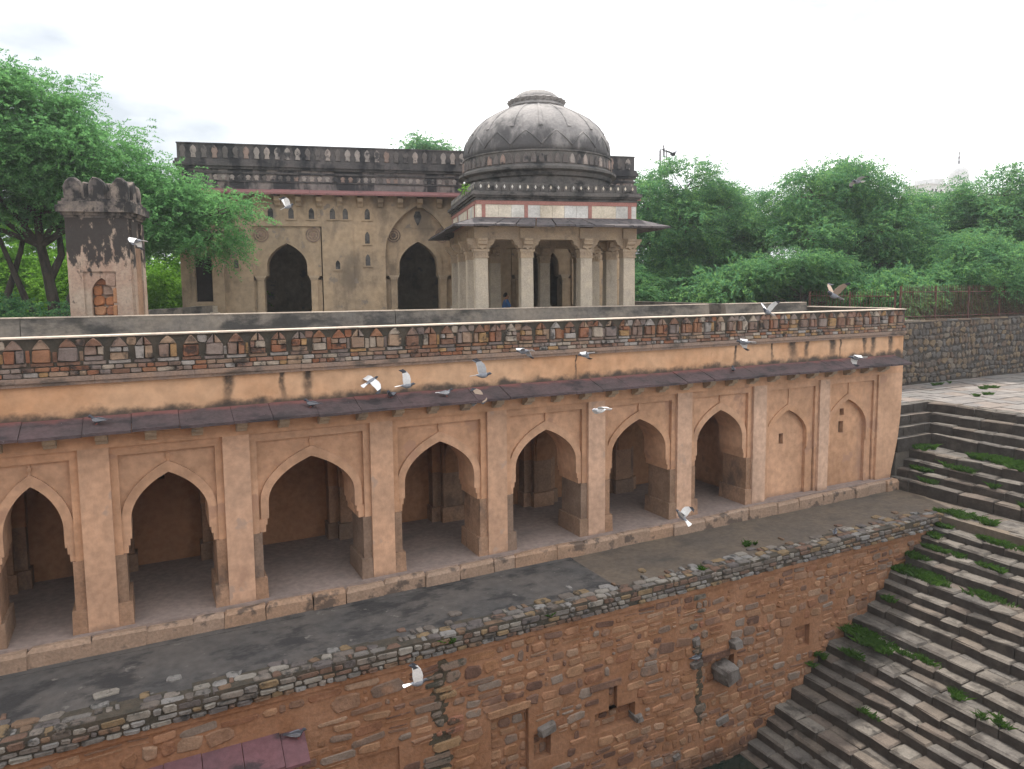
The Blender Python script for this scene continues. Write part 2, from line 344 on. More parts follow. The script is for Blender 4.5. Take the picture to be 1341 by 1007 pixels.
M['redstone'] = weather('red_sandstone', (.215, .10, .095, 1), (.18, .09, .088, 1), 2, dark=(.07, .05, .05, 1), dthr=.58, dwid=.15, damt=.7, bump=.25)
M['redtrim'] = weather('red_sandstone_trim', (.31, .15, .125, 1), (.26, .13, .11, 1), 3, dark=(.1, .06, .055, 1), dthr=.62, damt=.6, bump=.2)
M['whitepanel'] = weather('pale_stone_panel', (.50, .46, .40, 1), (.44, .42, .39, 1), 2, dark=(.2, .18, .16, 1), dthr=.6, dwid=.2, damt=.6, rnd=[(.54, .47, .37, 1), (.45, .44, .42, 1), (.50, .48, .44, 1), (.52, .44, .33, 1)], rndmix=.7, bump=.2)
M['column'] = weather('grey_granite', (0.441, 0.370, 0.285, 1), (0.367, 0.315, 0.253, 1), 3, dark=(0.137, 0.115, 0.092, 1), dthr=.57, dwid=.2, dscale=(2.5, 2.5, 1), damt=.6, bump=.35, bscale=30)
M['capital'] = weather('capital_sandstone', (.38, .29, .20, 1), (.32, .25, .185, 1), 3, dark=(.12, .10, .085, 1), dthr=.56, dwid=.2, damt=.6, bump=.35)
M['chhat_eave'] = weather('slate_eave', (0.073, 0.066, 0.070, 1), (0.098, 0.084, 0.083, 1), 2, dark=(0.025, 0.025, 0.028, 1), dthr=.5, dwid=.15, dscale=(4, 4, 2), damt=.8, bump=.5)
M['cornice_blk'] = weather('blackened_cornice', (0.112, 0.101, 0.094, 1), (0.075, 0.071, 0.068, 1), 2, dark=(0.021, 0.021, 0.022, 1), dthr=.48, dwid=.15, dscale=(1.5, 1.5, 2.5), damt=.9, bump=.5)
M['dome'] = weather('dome_plaster', (0.252, 0.235, 0.227, 1), (0.185, 0.175, 0.172, 1), 1.3, dark=(0.038, 0.037, 0.040, 1), dthr=.53, dwid=.22, dscale=(1.5, 1.5, .55), damt=.78, zr=(12.3, 10.9, .24), bump=.5, bscale=16)
M['tower'] = weather('turret_plaster', (.34, .27, .21, 1), (.30, .20, .15, 1), 1.6, dark=(.022, .021, .022, 1), dthr=.60, dwid=.12, dscale=(5.5, 5.5, 2.8), damt=.93, zr=(6.5, 7.7, .27), bump=.5)
M['tower_top'] = weather('turret_top', (.19, .155, .13, 1), (.07, .062, .06, 1), 2.6, dark=(.018, .018, .019, 1), dthr=.43, dwid=.12, dscale=(3, 3, 2), damt=.92, bump=.7)
M['orange'] = weather('bare_orange_stone', (.38, .16, .07, 1), (.33, .17, .095, 1), 3, dark=(.12, .08, .06, 1), dthr=.6, damt=.6, rnd=[(.36, .145, .065, 1), (.28, .12, .07, 1), (.26, .21, .18, 1), (.33, .17, .09, 1)], rndmix=.7, bump=.6)
M['iron'] = weather('rusty_iron', (.10, .045, .032, 1), (.07, .04, .034, 1), 4, bump=.2, rough=.8)
M['earth'] = weather('dry_earth', (.30, .235, .165, 1), (.20, .165, .115, 1), .25, dark=(.07, .08, .035, 1), dthr=.5, dwid=.1, dscale=(.22, .22, .22), damt=.8, bump=.5, bscale=6)
M['court'] = weather('court_paving', (.27, .235, .20, 1), (.21, .185, .165, 1), .8, dark=(.1, .09, .08, 1), dthr=.56, damt=.6, bump=.4)
M['bark'] = weather('bark', (.075, .058, .045, 1), (.05, .042, .036, 1), 3, dark=(.02, .018, .016, 1), dthr=.5, dscale=(4, 4, .8), damt=.7, bump=.9, bscale=14)
M['farwhite'] = weather('far_white_paint', (0.506, 0.499, 0.493, 1), (0.472, 0.466, 0.466, 1), .2, bump=0)
M['steel'] = weather('mast_steel', (.20, .19, .20, 1), (.17, .165, .17, 1), .5, bump=0, rough=.6)
for nm, c in (('pig_grey', (.20, .21, .235, 1)), ('pig_dark', (.055, .058, .07, 1)), ('pig_white', (.70, .70, .70, 1)), ('pig_pale', (.40, .41, .43, 1)), ('pig_brown', (.34, .26, .20, 1)), ('pig_red', (.35, .10, .08, 1))):
    M[nm] = weather(nm, c, tuple(x*.85 for x in c[:3])+(1,), 30, bump=.15, bscale=80, rough=.7)
for nm, c in (('skin', (.22, .115, .07, 1)), ('hair', (.015, .012, .01, 1)), ('blue_cloth', (.035, .085, .19, 1)), ('dark_cloth', (.03, .03, .04, 1))):
    M[nm] = weather(nm, c, tuple(x*.8 for x in c[:3])+(1,), 12, bump=.1, bscale=60)

def leaf_mat(name, c1, c2, c3, trans=.45):
    m, nt, b = new_mat(name); N, L = nt.nodes, nt.links
    geo = N.new('ShaderNodeNewGeometry'); n = N.new('ShaderNodeTexNoise'); n.inputs['Scale'].default_value = 1.1; n.inputs['Detail'].default_value = 4
    L.new(geo.outputs['Position'], n.inputs['Vector'])
    a = N.new('ShaderNodeMath'); a.operation = 'MULTIPLY_ADD'; a.inputs[1].default_value = .45
    L.new(geo.outputs['Random Per Island'], a.inputs[0])
    q = N.new('ShaderNodeMath'); q.operation = 'MULTIPLY'; q.inputs[1].default_value = .62; L.new(n.outputs['Fac'], q.inputs[0]); L.new(q.outputs[0], a.inputs[2])
    rp = N.new('ShaderNodeValToRGB'); e = rp.color_ramp.elements; e.new(.5)
    for i, (p, c) in enumerate(((.2, c1), (.5, c2), (.82, c3))): e[i].position = p; e[i].color = c
    L.new(a.outputs[0], rp.inputs['Fac'])
    df = N.new('ShaderNodeBsdfDiffuse'); tr = N.new('ShaderNodeBsdfTranslucent'); ms = N.new('ShaderNodeMixShader'); ms.inputs[0].default_value = trans
    L.new(rp.outputs[0], df.inputs['Color']); L.new(rp.outputs[0], tr.inputs['Color'])
    L.new(df.outputs[0], ms.inputs[1]); L.new(tr.outputs[0], ms.inputs[2])
    L.new(ms.outputs[0], N['Material Output'].inputs['Surface'])
    N.remove(b)
    return m
M['leaf_a'] = leaf_mat('leaf_left_tree', (0.066, 0.164, 0.068, 1), (0.104, 0.246, 0.087, 1), (0.164, 0.339, 0.110, 1), .5)
M['leaf_b'] = leaf_mat('leaf_thorn_tree', (0.055, 0.140, 0.077, 1), (0.087, 0.206, 0.091, 1), (0.182, 0.329, 0.091, 1), .5)
M['leaf_c'] = leaf_mat('leaf_sunny_shrub', (0.085, 0.204, 0.025, 1), (0.136, 0.289, 0.038, 1), (0.187, 0.357, 0.051, 1))
M['grass'] = leaf_mat('grass_blades', (0.028, 0.059, 0.013, 1), (0.045, 0.098, 0.017, 1), (0.070, 0.140, 0.025, 1))
M['water'], nt_, b_ = new_mat('well_water')
b_.inputs['Base Color'].default_value = (.012, .018, .014, 1); b_.inputs['Roughness'].default_value = .12

# ------------------------------------------------------------------ ground, water, terrace, pavement, stairs
TZ = -.36                     # terrace level (arcade floor is 0)
PZ = 2.21                     # upper pavement
GZ = 4.82                     # natural ground round the stepwell
mb = MB()
big = 600
hx0, hx1, hy0, hy1 = -30, 62, -34, 4.3
for (x0, x1, y0, y1) in ((-big, big, hy1, big), (-big, big, -big, hy0), (-big, hx0, hy0, hy1), (hx1, big, hy0, hy1)):
    mb.add([(x0, y0, GZ), (x1, y0, GZ), (x1, y1, GZ), (x0, y1, GZ)], [(0, 1, 2, 3)])
tag(mb.build('ground', M['earth']), kind='structure')
mb = MB(); mb.add([(-30, -30, -5.33), (30, -30, -5.33), (30, -2, -5.33), (-30, -2, -5.33)], [(0, 1, 2, 3)])
tag(mb.build('water', M['water']), kind='structure')

mb = MB(); mb.box(-14, 9.05, -2.55, .3, TZ-.3, TZ); mb.box(-14, 9.05, -.42, .2, TZ-.2, TZ+.012)
terr = tag(mb.build('terrace', M['terrace']), kind='structure')
mb = MB()
n = 30
# right hand stretch of the terrace: older, earthier surface that runs on to the stairs
mb.box(9.05, 21.82, -2.55, .3, TZ-.3, TZ-.006); mb.box(20.36, 21.82, -17, -2.55, TZ-.3, TZ-.006)
tag(mb.build('terrace_earth_surface', M['terrace_brown']), kind='structure')

stair = empty('stone_stairs', (0, 0, 0), kind='structure')
LOW = [(20.36, -.36), (19.92, -.62), (19.52, -.84), (19.16, -1.07), (18.81, -1.30), (18.14, -1.60), (17.87, -1.86), (17.60, -2.11), (17.30, -2.38),
       (16.70, -2.64), (16.35, -2.88), (15.69, -3.12), (15.35, -3.38), (15.10, -3.61), (14.81, -3.83), (14.38, -4.08), (13.80, -4.37), (13.53, -4.63), (13.18, -4.85), (12.89, -5.08), (12.6, -5.30)]
UP = [(21.80, .02), (22.10, .29), (22.40, .56), (22.70, .85), (23.80, 1.27), (24.10, 1.58), (24.40, 1.90), (24.70, PZ)]
far_blocks = MB()
def block(mb_, x0, x1, y0, y1, z0, z1, ch=.04):
    # worn stone block: chamfered top edges, uneven top
    j = lambda s=.022: random.uniform(-s, s)
    c = ch*random.uniform(.6, 1.5)
    base = [(x0, y0), (x1, y0), (x1, y1), (x0, y1)]
    tz = [z1+j() for _ in range(4)]
    vs = [(x+j(.02), y, z0) for x, y in base]+[(x+j(.022), y, tz[i]-c) for i, (x, y) in enumerate(base)]
    vs += [(x0+c, y0+c, tz[0]), (x1-.0, y0+c, tz[1]), (x1-.0, y1-c, tz[2]), (x0+c, y1-c, tz[3])]
    xm = x0+j(.03)
    fs = [(0, 1, 5, 4), (1, 2, 6, 5), (2, 3, 7, 6), (3, 0, 4, 7), (4, 5, 9, 8), (5, 6, 10, 9), (6, 7, 11, 10), (7, 4, 8, 11), (8, 9, 10, 11)]
    mb_.add(vs, fs)
cnt = 0
def run_blocks(x0, x1, yA, yB, z0, z1, ylim, lr=(.45, 1.05), two=False):
    global cnt
    y = yA
    while y > yB:
        L = random.uniform(*lr); y2 = max(y-L, yB)
        g = random.uniform(.004, .014); dx = random.uniform(-.035, .035)
        tgt = MB() if y > ylim and cnt < 285 else far_blocks
        if two:
            xm = x0+random.uniform(.3, .42)
            block(tgt, x0+dx, xm-g, y2+g, y-g, z0, z1)
            t2 = MB() if tgt is not far_blocks else far_blocks
            block(t2, xm+g, x1+.12, y2+g, y-g, z0, z1+random.uniform(-.02, .005))
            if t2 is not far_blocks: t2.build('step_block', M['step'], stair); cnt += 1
        else:
            block(tgt, x0+dx, x1+.12, y2+g, y-g, z0, z1)
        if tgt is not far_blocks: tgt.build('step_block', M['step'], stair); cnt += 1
        y = y2
xprev = 20.9
for i, (x, z) in enumerate(LOW):
    xn = LOW[i-1][0] if i else 20.9
    zl = LOW[i+1][1]-.06 if i+1 < len(LOW) else z-.4
    run_blocks(x, xn, -2.5, -17, zl, z, -3.6-(i*.22 if i < 10 else 2.2+(i-10)*.13)-1.4, two=(xn-x) > .55)
for i, (x, z) in enumerate(UP[:4]):
    xn = UP[i+1][0]; zl = (UP[i-1][1] if i else TZ)-.06
    run_blocks(x, xn, .12, -17, zl, z, -4.6, two=(i == 3))
for i, (x, z) in enumerate(UP[4:]):
    xn = UP[i+5][0] if i < 3 else 25.1
    run_blocks(x, xn, [.0, .22, .44, .72][i], -17, UP[i+3][1]-.06, z, -4.0)
far_blocks.box(25.1, 25.2, -17, .7, 0, PZ-.03)
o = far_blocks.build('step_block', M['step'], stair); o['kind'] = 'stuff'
# return flight that turns the inner corner towards the arcade's end
for i, (x, z) in enumerate(UP[4:]):
    y0 = [-.02, .20, .42, .71][i]; y1 = y0+.34
    xx = 22.05
    while xx < x+.1:
        L = random.uniform(.5, .9); x2 = min(xx+L, x+.1)
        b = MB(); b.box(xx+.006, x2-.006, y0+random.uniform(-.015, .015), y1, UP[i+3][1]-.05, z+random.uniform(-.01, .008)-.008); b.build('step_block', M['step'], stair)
        xx = x2
y = -2.58
while y > -9.5:
    d = random.uniform(.5, .95); x = 20.62
    while x < 21.75:
        L = random.uniform(.38, .75); x2 = min(x+L, 21.78)
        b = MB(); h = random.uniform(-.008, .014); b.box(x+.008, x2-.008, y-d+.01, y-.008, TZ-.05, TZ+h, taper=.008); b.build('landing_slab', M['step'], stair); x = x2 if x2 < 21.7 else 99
    y -= d
# solid core below the steps so nothing shows through the joints
mb = MB()
for i, (x, z) in enumerate(LOW):
    xn = LOW[i-1][0] if i else 22.4
    mb.box(x+.05, xn+.05, -17, -2.3, -7, z-.05)
for i, (x, z) in enumerate(UP): 
    xn = UP[i+1][0] if i < 7 else 26
    mb.box(x+.05, xn+.05, -17, .3 if i < 4 else .2+.2*(i-3), -1, z-.045)
mb.box(22.0, 24.4, .0, 3.9, -1, .8)
mb.build('stair_core', M['joint'], stair)

pave = empty('upper_pavement', (24, 0, PZ), kind='structure')
mb = MB(); mb.box(22.0-24, 62-24, .75, 3.9, -.4, -.02); mb.box(25.0-24, 62-24, -34, .75, -.4, -.02)
mb.build('bedding', M['joint'], pave)
k = 0; y = 3.85; farp = MB()
while y > -9:
    d = random.uniform(.42, .75); x = 22.1 if y-d > .9 else 25.0
    x += random.uniform(0, .2)
    while x < 44:
        L = random.uniform(.5, 1.1)
        P = (x+.012, x+L-.012, y-d+.012, y-.012)
        t = MB() if (k < 290 and y > -3.2 and x < 40) else farp
        h = random.uniform(-.012, .012)
        t.box(P[0]-24, P[1]-24, P[2], P[3], -.06, h, taper=.006)
        if t is not farp: t.build('paver', M['paver'], pave); k += 1
        x += L
    y -= d
o = farp.build('paver', M['paver'], pave); o['kind'] = 'stuff'

# ------------------------------------------------------------------ arcade
arc = empty('arcade', (0, 0, 0), label='long orange plastered arcade with pointed arches and a dark stone eave', cat='arcade')
PW = .51
piers = [-8.46, -5.97, -3.48, -1.43, 1.068, 4.085, 6.926, 9.779, 12.677, 15.50, 18.27]
open_bays = list(zip(piers[:9], piers[1:10]))
XE = 22.18                      # right end of the block
ZT = 3.92                       # top of the arch storey
def frame_bay(mbp, xl, xr):
    mbp.box(xl, xl+.14, .085, .9, 1.38, 3.5); mbp.box(xr-.14, xr, .085, .9, 1.38, 3.5); mbp.box(xl+.14, xr-.14, .085, .9, 3.32, 3.5)
for i, px in enumerate(piers):
    w = PW if i < 10 else .43
    mb = MB(); zb = -.02
    mb.box(px, px+w, 0, .34, zb, ZT-.42); mb.box(px+.02, px+w-.02, .34, 1.06, 1.38, ZT-.42)
    mb.build('pier', M['pier'], arc)
for bi, (pa, pb) in enumerate(open_bays):
    xl, xr = pa+PW, pb
    cx = (xl+xr)/2; half = min(.91, (xr-xl)/2-.30)
    za = 2.89; zs = 2.0
    mb = MB()
    mb.arch_wall(xl+.14, xr-.14, 1.66, 3.32, cx, half, zs, za, .19, 1.08)
    for s in (-1, 1):
        for k, (d, z0, z1) in enumerate(((.035, 1.53, 1.66), (.07, 1.38, 1.53))):
            a, b = (xl+.12, cx-half-d) if s < 0 else (cx+half+d, xr-.12)
            mb.box(a, b, .135, 1.09, z0, z1)
    fr = mb.build('arch_panel', M['plaster'], arc)
    mb = MB(); frame_bay(mb, xl, xr); mb.build('panel_frame', M['plaster'], arc)
    mb = MB(); mb.arch_band(cx, half-.001, zs, za-.001, half+.16, zs+.02, za+.22, 1.66, .13, .20); mb.build('arch_rim', M['plaster'], arc)
    mb = MB(); mb.box(cx-.018, cx+.018, .15, .20, 3.10, 3.318); mb.box(cx-.032, cx+.032, .135, .20, 3.17, 3.25); mb.build('finial', M['plaster'], arc)
    for s in (-1, 1):
        a, b = (xl-.02, xl+.19) if s < 0 else (xr-.19, xr+.02)
        mb = MB(); mb.box(a, b, .07, 1.02, .44, 1.385)
        j = mb.build('jamb_pillar', M['jamb'], arc)
        a, b = (xl-.02, xl+.26) if s < 0 else (xr-.26, xr+.02)
        mb = MB(); mb.box(a, b, .012, 1.10, -.02, .45, taper=.012); mb.build('base', M['jamb'], j)
# blind bays
for bi, (xl, xr, cx, half, za, wins) in enumerate(((16.01, 18.27, 17.04, .80, 2.66, [(16.80, 16.98, 1.60, 1.93)]), (18.70, 21.0, 19.70, .88, 2.78, [(19.48, 19.68, 2.25, 2.47), (19.44, 19.66, 1.68, 2.06)]))):
    mb = MB(); mb.arch_wall(xl+.14, xr-.14, 0, 3.32, cx, half, 1.85, za, .14, .27)
    mb.build('arch_panel', M['plaster'], arc)
    mb = MB()
    for (a, b) in ((xl, xl+.14), (xr-.14, xr)): mb.box(a, b, .065, .9, 1.38, 3.5); mb.box(a+.05*(a > cx), b-.05*(a < cx), .09, .9, 0, 1.38)
    mb.box(xl+.14, xr-.14, .065, .9, 3.32, 3.5); mb.build('panel_frame', M['plaster'], arc)
    mb = MB(); mb.arch_band(cx, half-.001, 1.85, za-.001, half+.14, 1.87, za+.19, 1.40, .10, .15); mb.build('arch_rim', M['plaster'], arc)
    mb = MB(); mb.box(cx-.015, cx+.015, .11, .15, za+.18, 3.318); mb.build('finial', M['plaster'], arc)
    mb = MB(); x0, x1 = cx-half-.1, cx+half+.1
    zc = 0
    for (a, b, c, d) in sorted(wins, key=lambda q: q[2]):
        mb.box(x0, x1, .245, .6, zc, c); mb.box(x0, a, .245, .6, c, d); mb.box(b, x1, .245, .6, c, d); mb.box(a, b, .40, .6, c, d, 1); zc = d
    mb.box(x0, x1, .245, .6, zc, za+.1)
    mb.build('blind_wall', [M['plaster'], M['void']], arc)
# end wall slab right of the blind bays, edge pinched in towards its foot
edge = [(21.76, -.02), (21.80, .25), (21.92, .7), (22.06, 1.3), (22.15, 2.0), (22.18, 2.8), (22.18, 3.5)]
mb = MB(); mb.prism([(21.0, -.02)]+edge+[(21.0, 3.5)], 0, 2.4); mb.build('end_wall', M['plaster'], arc)
mb = MB(); mb.box(22.0, 22.17, 2.4, 8.2, -.02, 3.5); mb.box(15.95, 22.0, .6, 3.6, 0, 3.48); mb.build('end_block', M['plaster'], arc)
mb = MB(); mb.box(-8.46, XE, 0, 1.07, 3.5, ZT); mb.build('lintel_band', M['plaster'], arc)
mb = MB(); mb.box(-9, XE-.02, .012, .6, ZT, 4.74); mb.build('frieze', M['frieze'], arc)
# interior
mb = MB(); mb.box(-9, 21.7, -.1, 3.7, -.3, 0.0); mb.build('floor', M['floor'], arc)
mb = MB(); mb.box(-9, 15.97, .9, 3.7, 3.44, 3.6); mb.build('ceiling', M['inner'], arc)
for bi, (pa, pb) in enumerate(open_bays):
    mb = MB(); c = (pa+pb+PW)/2
    mb.holed(pa+.25, pb+.25, 0, 3.45, c-.28, c-.02, 2.0, 2.42, 3.34, 3.7, .22, 0, 1); mb.build('back_wall', [M['inner'], M['void']], arc)
for i, px in enumerate(piers[:10]):
    c = px+.25
    if i < 9:
        mb = MB(); mb.box(c-.28, c+.28, 2.84, 3.4, .4, 1.38); mb.box(c-.52, c-.28, 3.02, 3.4, .4, 1.38); mb.box(c+.28, c+.52, 3.02, 3.4, .4, 1.38)
        p = mb.build('wall_pillar', M['jamb'], arc)
        mb = MB(); mb.box(c-.34, c+.34, 2.76, 3.4, 0, .42); mb.box(c-.58, c-.34, 2.95, 3.4, 0, .41); mb.box(c+.34, c+.58, 2.95, 3.4, 0, .41); mb.build('base', M['jamb'], p)
        mb = MB(); mb.box(c-.54, c+.54, 2.99, 3.4, 1.38, 3.45); mb.box(c-.3, c+.3, 2.82, 3.0, 1.38, 3.45); mb.build('wall_springer', M['inner'], arc)
    # transverse arch across the aisle
    mb = MB(); cur = arch(1.95, .82, 1.75, 2.6, 14)
    lo = [(1.06, 1.40), (1.13, 1.40)]+cur+[(2.77, 1.40), (2.9, 1.40), (2.9, 3.45), (1.06, 3.45)]
    V = []; F = []
    for x, flip in ((c-.24, 1), (c+.24, 0)):
        for a, b in zip(cur[:-1], cur[1:]):
            k = len(V); V += [(x, a[0], a[1]), (x, b[0], b[1]), (x, b[0], 3.45), (x, a[0], 3.45)]; F.append((k, k+1, k+2, k+3) if not flip else (k+3, k+2, k+1, k))
    for a, b in zip(cur[:-1], cur[1:]):
        k = len(V); V += [(c-.24, a[0], a[1]), (c+.24, a[0], a[1]), (c+.24, b[0], b[1]), (c-.24, b[0], b[1])]; F.append((k, k+1, k+2, k+3))
    mb.add(V, F); mb.box(c-.24, c+.24, 1.05, 1.13, 1.38, 3.45); mb.box(c-.24, c+.24, 2.77, 2.84, 1.38, 3.45)
    mb.build('transverse_arch', M['inner'], arc)
# plinth of weathered blocks
x = -9.0
while x < 21.8:
    L = random.uniform(.55, 1.25); x2 = min(x+L, 21.85); f = random.uniform(-.30, -.22)
    mb = MB(); block(mb, x+.006, x2-.006, f, .06, TZ-.05, -.03+random.uniform(-.03, .012), .05); mb.build('plinth_block', M['plinth'], arc)
    x = x2
# eave slabs and brackets
x = -8.9
while x < 21.7:
    L = random.uniform(.72, .98); x2 = min(x+L, 21.72)
    if 21.72-x2 < .3: x2 = 21.72
    mb = MB(); j = random.uniform(-.012, .012); jj = random.uniform(-.03, .02)
    mb.prism_x([(.02, 4.03+j), (-.62+jj, 3.85+j), (-.62+jj, 3.905+j), (.02, 4.115+j)], x+.004, x2-.004)
    mb.build('eave_slab', M['eave'], arc)
    x = x2
x = -8.35
while x < 21.6:
    mb = MB(); mb.prism_x([(.02, 3.60), (-.12, 3.60), (-.17, 3.66), (-.26, 3.69), (-.30, 3.75), (-.30, 3.90), (.02, 3.985)], x-.10, x+.10)
    mb.box(x-.085, x+.085, -.31, -.29, 3.77, 3.85)
    mb.build('bracket', M['capital'], arc)
    x += .815
# cornice, stone courses, merlons, coping
x = -9
while x < XE:
    L = random.uniform(1.0, 2.1); x2 = min(x+L, XE-.01)
    mb = MB(); d = random.uniform(-.012, .012)
    mb.box(x+.002, x2-.002, -.06+d, .5, 4.73, 4.80); mb.box(x+.002, x2-.002, -.095+d, .5, 4.80, 4.885); mb.build('cornice_block', M['cornice'], arc)
    x += L
mb = MB(); mb.box(-9, XE-.01, -.03, .36, 4.885, 5.07); mb.box(-9, XE-.01, .0, .34, 5.07, 5.585); mb.box(22.0-.16, XE-.012, .34, 3.75, 4.5, 5.60); par = mb.build('parapet', M['mortar_dark'], arc)
crs = MB()
for (a, b, c, d) in rows(-9, XE-.03, 4.89, 5.07, (.075, .10), (.12, .34), .014):
    crs.stone((0, -.03, 0), (1, 0, 0), (0, 0, 1), (0, -1, 0), cutrect(a, b, c, d, .3), .03, random.uniform(.02, .045), .014)
o = crs.build('course_stone', M['merlon_stone'], par); o['kind'] = 'stuff'
nst = 0; far = MB()
def mstone(poly, f=.075):
    global nst
    t = MB() if (nst < 290 and -2.8 < poly[0][0] < 22) else far
    t.stone((0, .0, 0), (1, 0, 0), (0, 0, 1), (0, -1, 0), poly, .03, f*random.uniform(.75, 1.2), .014)
    if t is not far: t.build('merlon_stone', M['merlon_stone'], par); nst += 1
mx_ = -2.28-.41*15
k = 0
while mx_ < XE-.1:
    c = mx_; w = .15*random.uniform(.92, 1.05); zt = 5.575; zsh = 5.40+random.uniform(-.02, .02)
    zb0 = 5.085
    # pointed cap
    if random.random() < .6:
        mstone([(c-w*.92, zsh+.01), (c+w*.92, zsh+.01), (c+w*.7, zsh+.07), (c+w*.12, zt-.01), (c-w*.12, zt-.01), (c-w*.7, zsh+.07)])
    else:
        mstone([(c-w*.95, zsh+.01), (c-.012, zsh+.01), (c-.012, zt-.01), (c-w*.6, zsh+.09)])
        mstone([(c+.012, zsh+.01), (c+w*.95, zsh+.01), (c+w*.6, zsh+.09), (c+.012, zt-.01)])
    st = random.random()
    if st < .4:
        m = c+random.uniform(-.05, .05)
        mstone(cutrect(c-w, m-.008, zb0+.07, zsh, .18)); mstone(cutrect(m+.008, c+w, zb0+.07, zsh, .18))
    elif st < .75:
        zm = zb0+.07+random.uniform(.09, .15)
        mstone(cutrect(c-w, c+w, zb0+.07, zm-.006, .2)); m = c+random.uniform(-.06, .06)
        mstone(cutrect(c-w, m-.008, zm+.006, zsh, .2)); mstone(cutrect(m+.008, c+w, zm+.006, zsh, .2))
    else:
        mstone(cutrect(c-w, c+w, zb0+.07, zsh, .15))
    far.stone((0, 0, 0), (1, 0, 0), (0, 0, 1), (0, -1, 0), cutrect(c-w-.03, c+w+.03, zb0, zb0+.06, .2), .03, .045, .012)
    # slim stone in the gap, set back
    if random.random() < .55: far.stone((0, 0, 0), (1, 0, 0), (0, 0, 1), (0, -1, 0), cutrect(c+w+.022, c+.41-w-.022, zb0+.07, zsh-random.uniform(0, .08), .2), .03, .008, .008)
    if random.random() < .5: far.stone((0, 0, 0), (1, 0, 0), (0, 0, 1), (0, -1, 0), cutrect(c+w*.85, c+.41-w*.85, zsh+.02, zt-.015, .3), .03, .018, .01)
    mx_ += .41; k += 1
o = far.build('merlon_stone', M['merlon_stone'], par); o['kind'] = 'stuff'
mb = MB(); mb.box(-9, XE+.005, -.055, .37, 5.585, 5.61); mb.box(22.0-.18, XE+.0, .37, 3.75, 5.60, 5.63); mb.build('coping', M['copeline'], arc)
mb = MB(); mb.box(-9, XE-.2, .3, 6.4, 4.40, 4.9); mb.build('roof', M['greywall'], arc)

# the wing across the well, on whose roof the photographer stands
ow = empty('opposite_wing', (0, -14.3, 0), label='plain plastered wing of the stepwell facing the long arcade', cat='building')
mb = MB(); mb.box(-30, 7, -9, 0, -7, 4.6); mb.build('wall', M['plaster'], ow)
mb = MB(); mb.box(-30, 7, -9, -.01, 4.6, 4.75); mb.build('roof', M['terrace'], ow)
mb = MB(); mb.box(-30, 7, -.0, .25, 3.8, 3.9); mb.build('eave_slab', M['eave'], ow)

# grey wall along the back of the arcade roof, with an opening near its right end
gw = empty('roof_wall', (-3.27, 6.15, 4.85), R(-5.8), label='low grey lime plastered wall with pale coping behind the arcade parapet', cat='wall')
for (a, b) in ((-9, .36), (.38, 9.7), (9.72, 20.75), (21.45, 25.1)):
    mb = MB(); mb.prism_x([(-.18, 0), (.2, 0), (.2, .913), (-.04, .913)], a, b); s_ = mb.build('wall_segment', M['greywall'], gw)
    mb = MB(); mb.box(a+.01, b-.01, -.055, .215, .913, .94); mb.build('coping', M['copeline'], s_)

# ------------------------------------------------------------------ stepwell wall below the terrace
WY = -2.6
ww = empty('stepwell_wall', (0, 0, 0), label='tall orange rubble wall of the stepwell under the terrace with ragged stone coping', cat='wall')
holes = [(5.70, 6.58, -3.9, -2.38, .10), (6.70, 7.12, -3.62, -3.02, .20), (8.25, 9.35, -3.5, -3.02, .22), (8.62, 8.85, -3.02, -2.5, .12), (11.35, 12.35, -3.25, -2.62, .16), (14.45, 15.0, -3.05, -2.45, .14), (2.95, 3.75, -3.4, -2.35, .05)]
xs_ = sorted(set([-12, 22]+[h[0] for h in holes]+[h[1] for h in holes]))
mb = MB()
for a, b in zip(xs_[:-1], xs_[1:]):
    hs = sorted([h for h in holes if h[0] <= a+1e-6 and h[1] >= b-1e-6], key=lambda h: h[2]); z = -7
    for h in hs:
        mb.box(a, b, WY, WY+.6, z, h[2]); mb.box(a, b, WY+h[4], WY+.6, h[2], h[3]); z = h[3]
    mb.box(a, b, WY, WY+.6, z, -.66)
body = mb.build('wall_body', M['well_mortar'], ww)
def stair_z(x):
    for (sx, sz) in LOW:
        if x >= sx: return sz
    return -5.33
cand = []
for (a, b, c, d) in rows(-4.5, 6.5, -5.45, -.86, (.16, .38), (.14, .72), .035)+rows(6.5, 21.5, -5.45, -.86, (.12, .28), (.12, .55), .03):
    dz = .05*math.sin(a*1.7+c*3)+random.uniform(-.02, .02); c += dz; d += dz
    if d > -.83: d = -.83
    if d-c < .05: continue
    m = (a+b)/2; zz = (c+d)/2
    if d < stair_z(m)-.02: continue
    if any(h[0]-.05 < b and a < h[1]+.05 and h[2]-.05 < d and c < h[3]+.05 for h in holes): continue
    if -1.1 < a < 1.98 and -1.75 < zz < -1.2: continue
    if random.random() < .09: continue
    if random.random() < .15:            # split tall stones into two thin ones
        zm = (c+d)/2; cand += [(a, b, c, zm-.012), (a, b, zm+.012, d)]
    else: cand.append((a, b, c, d))
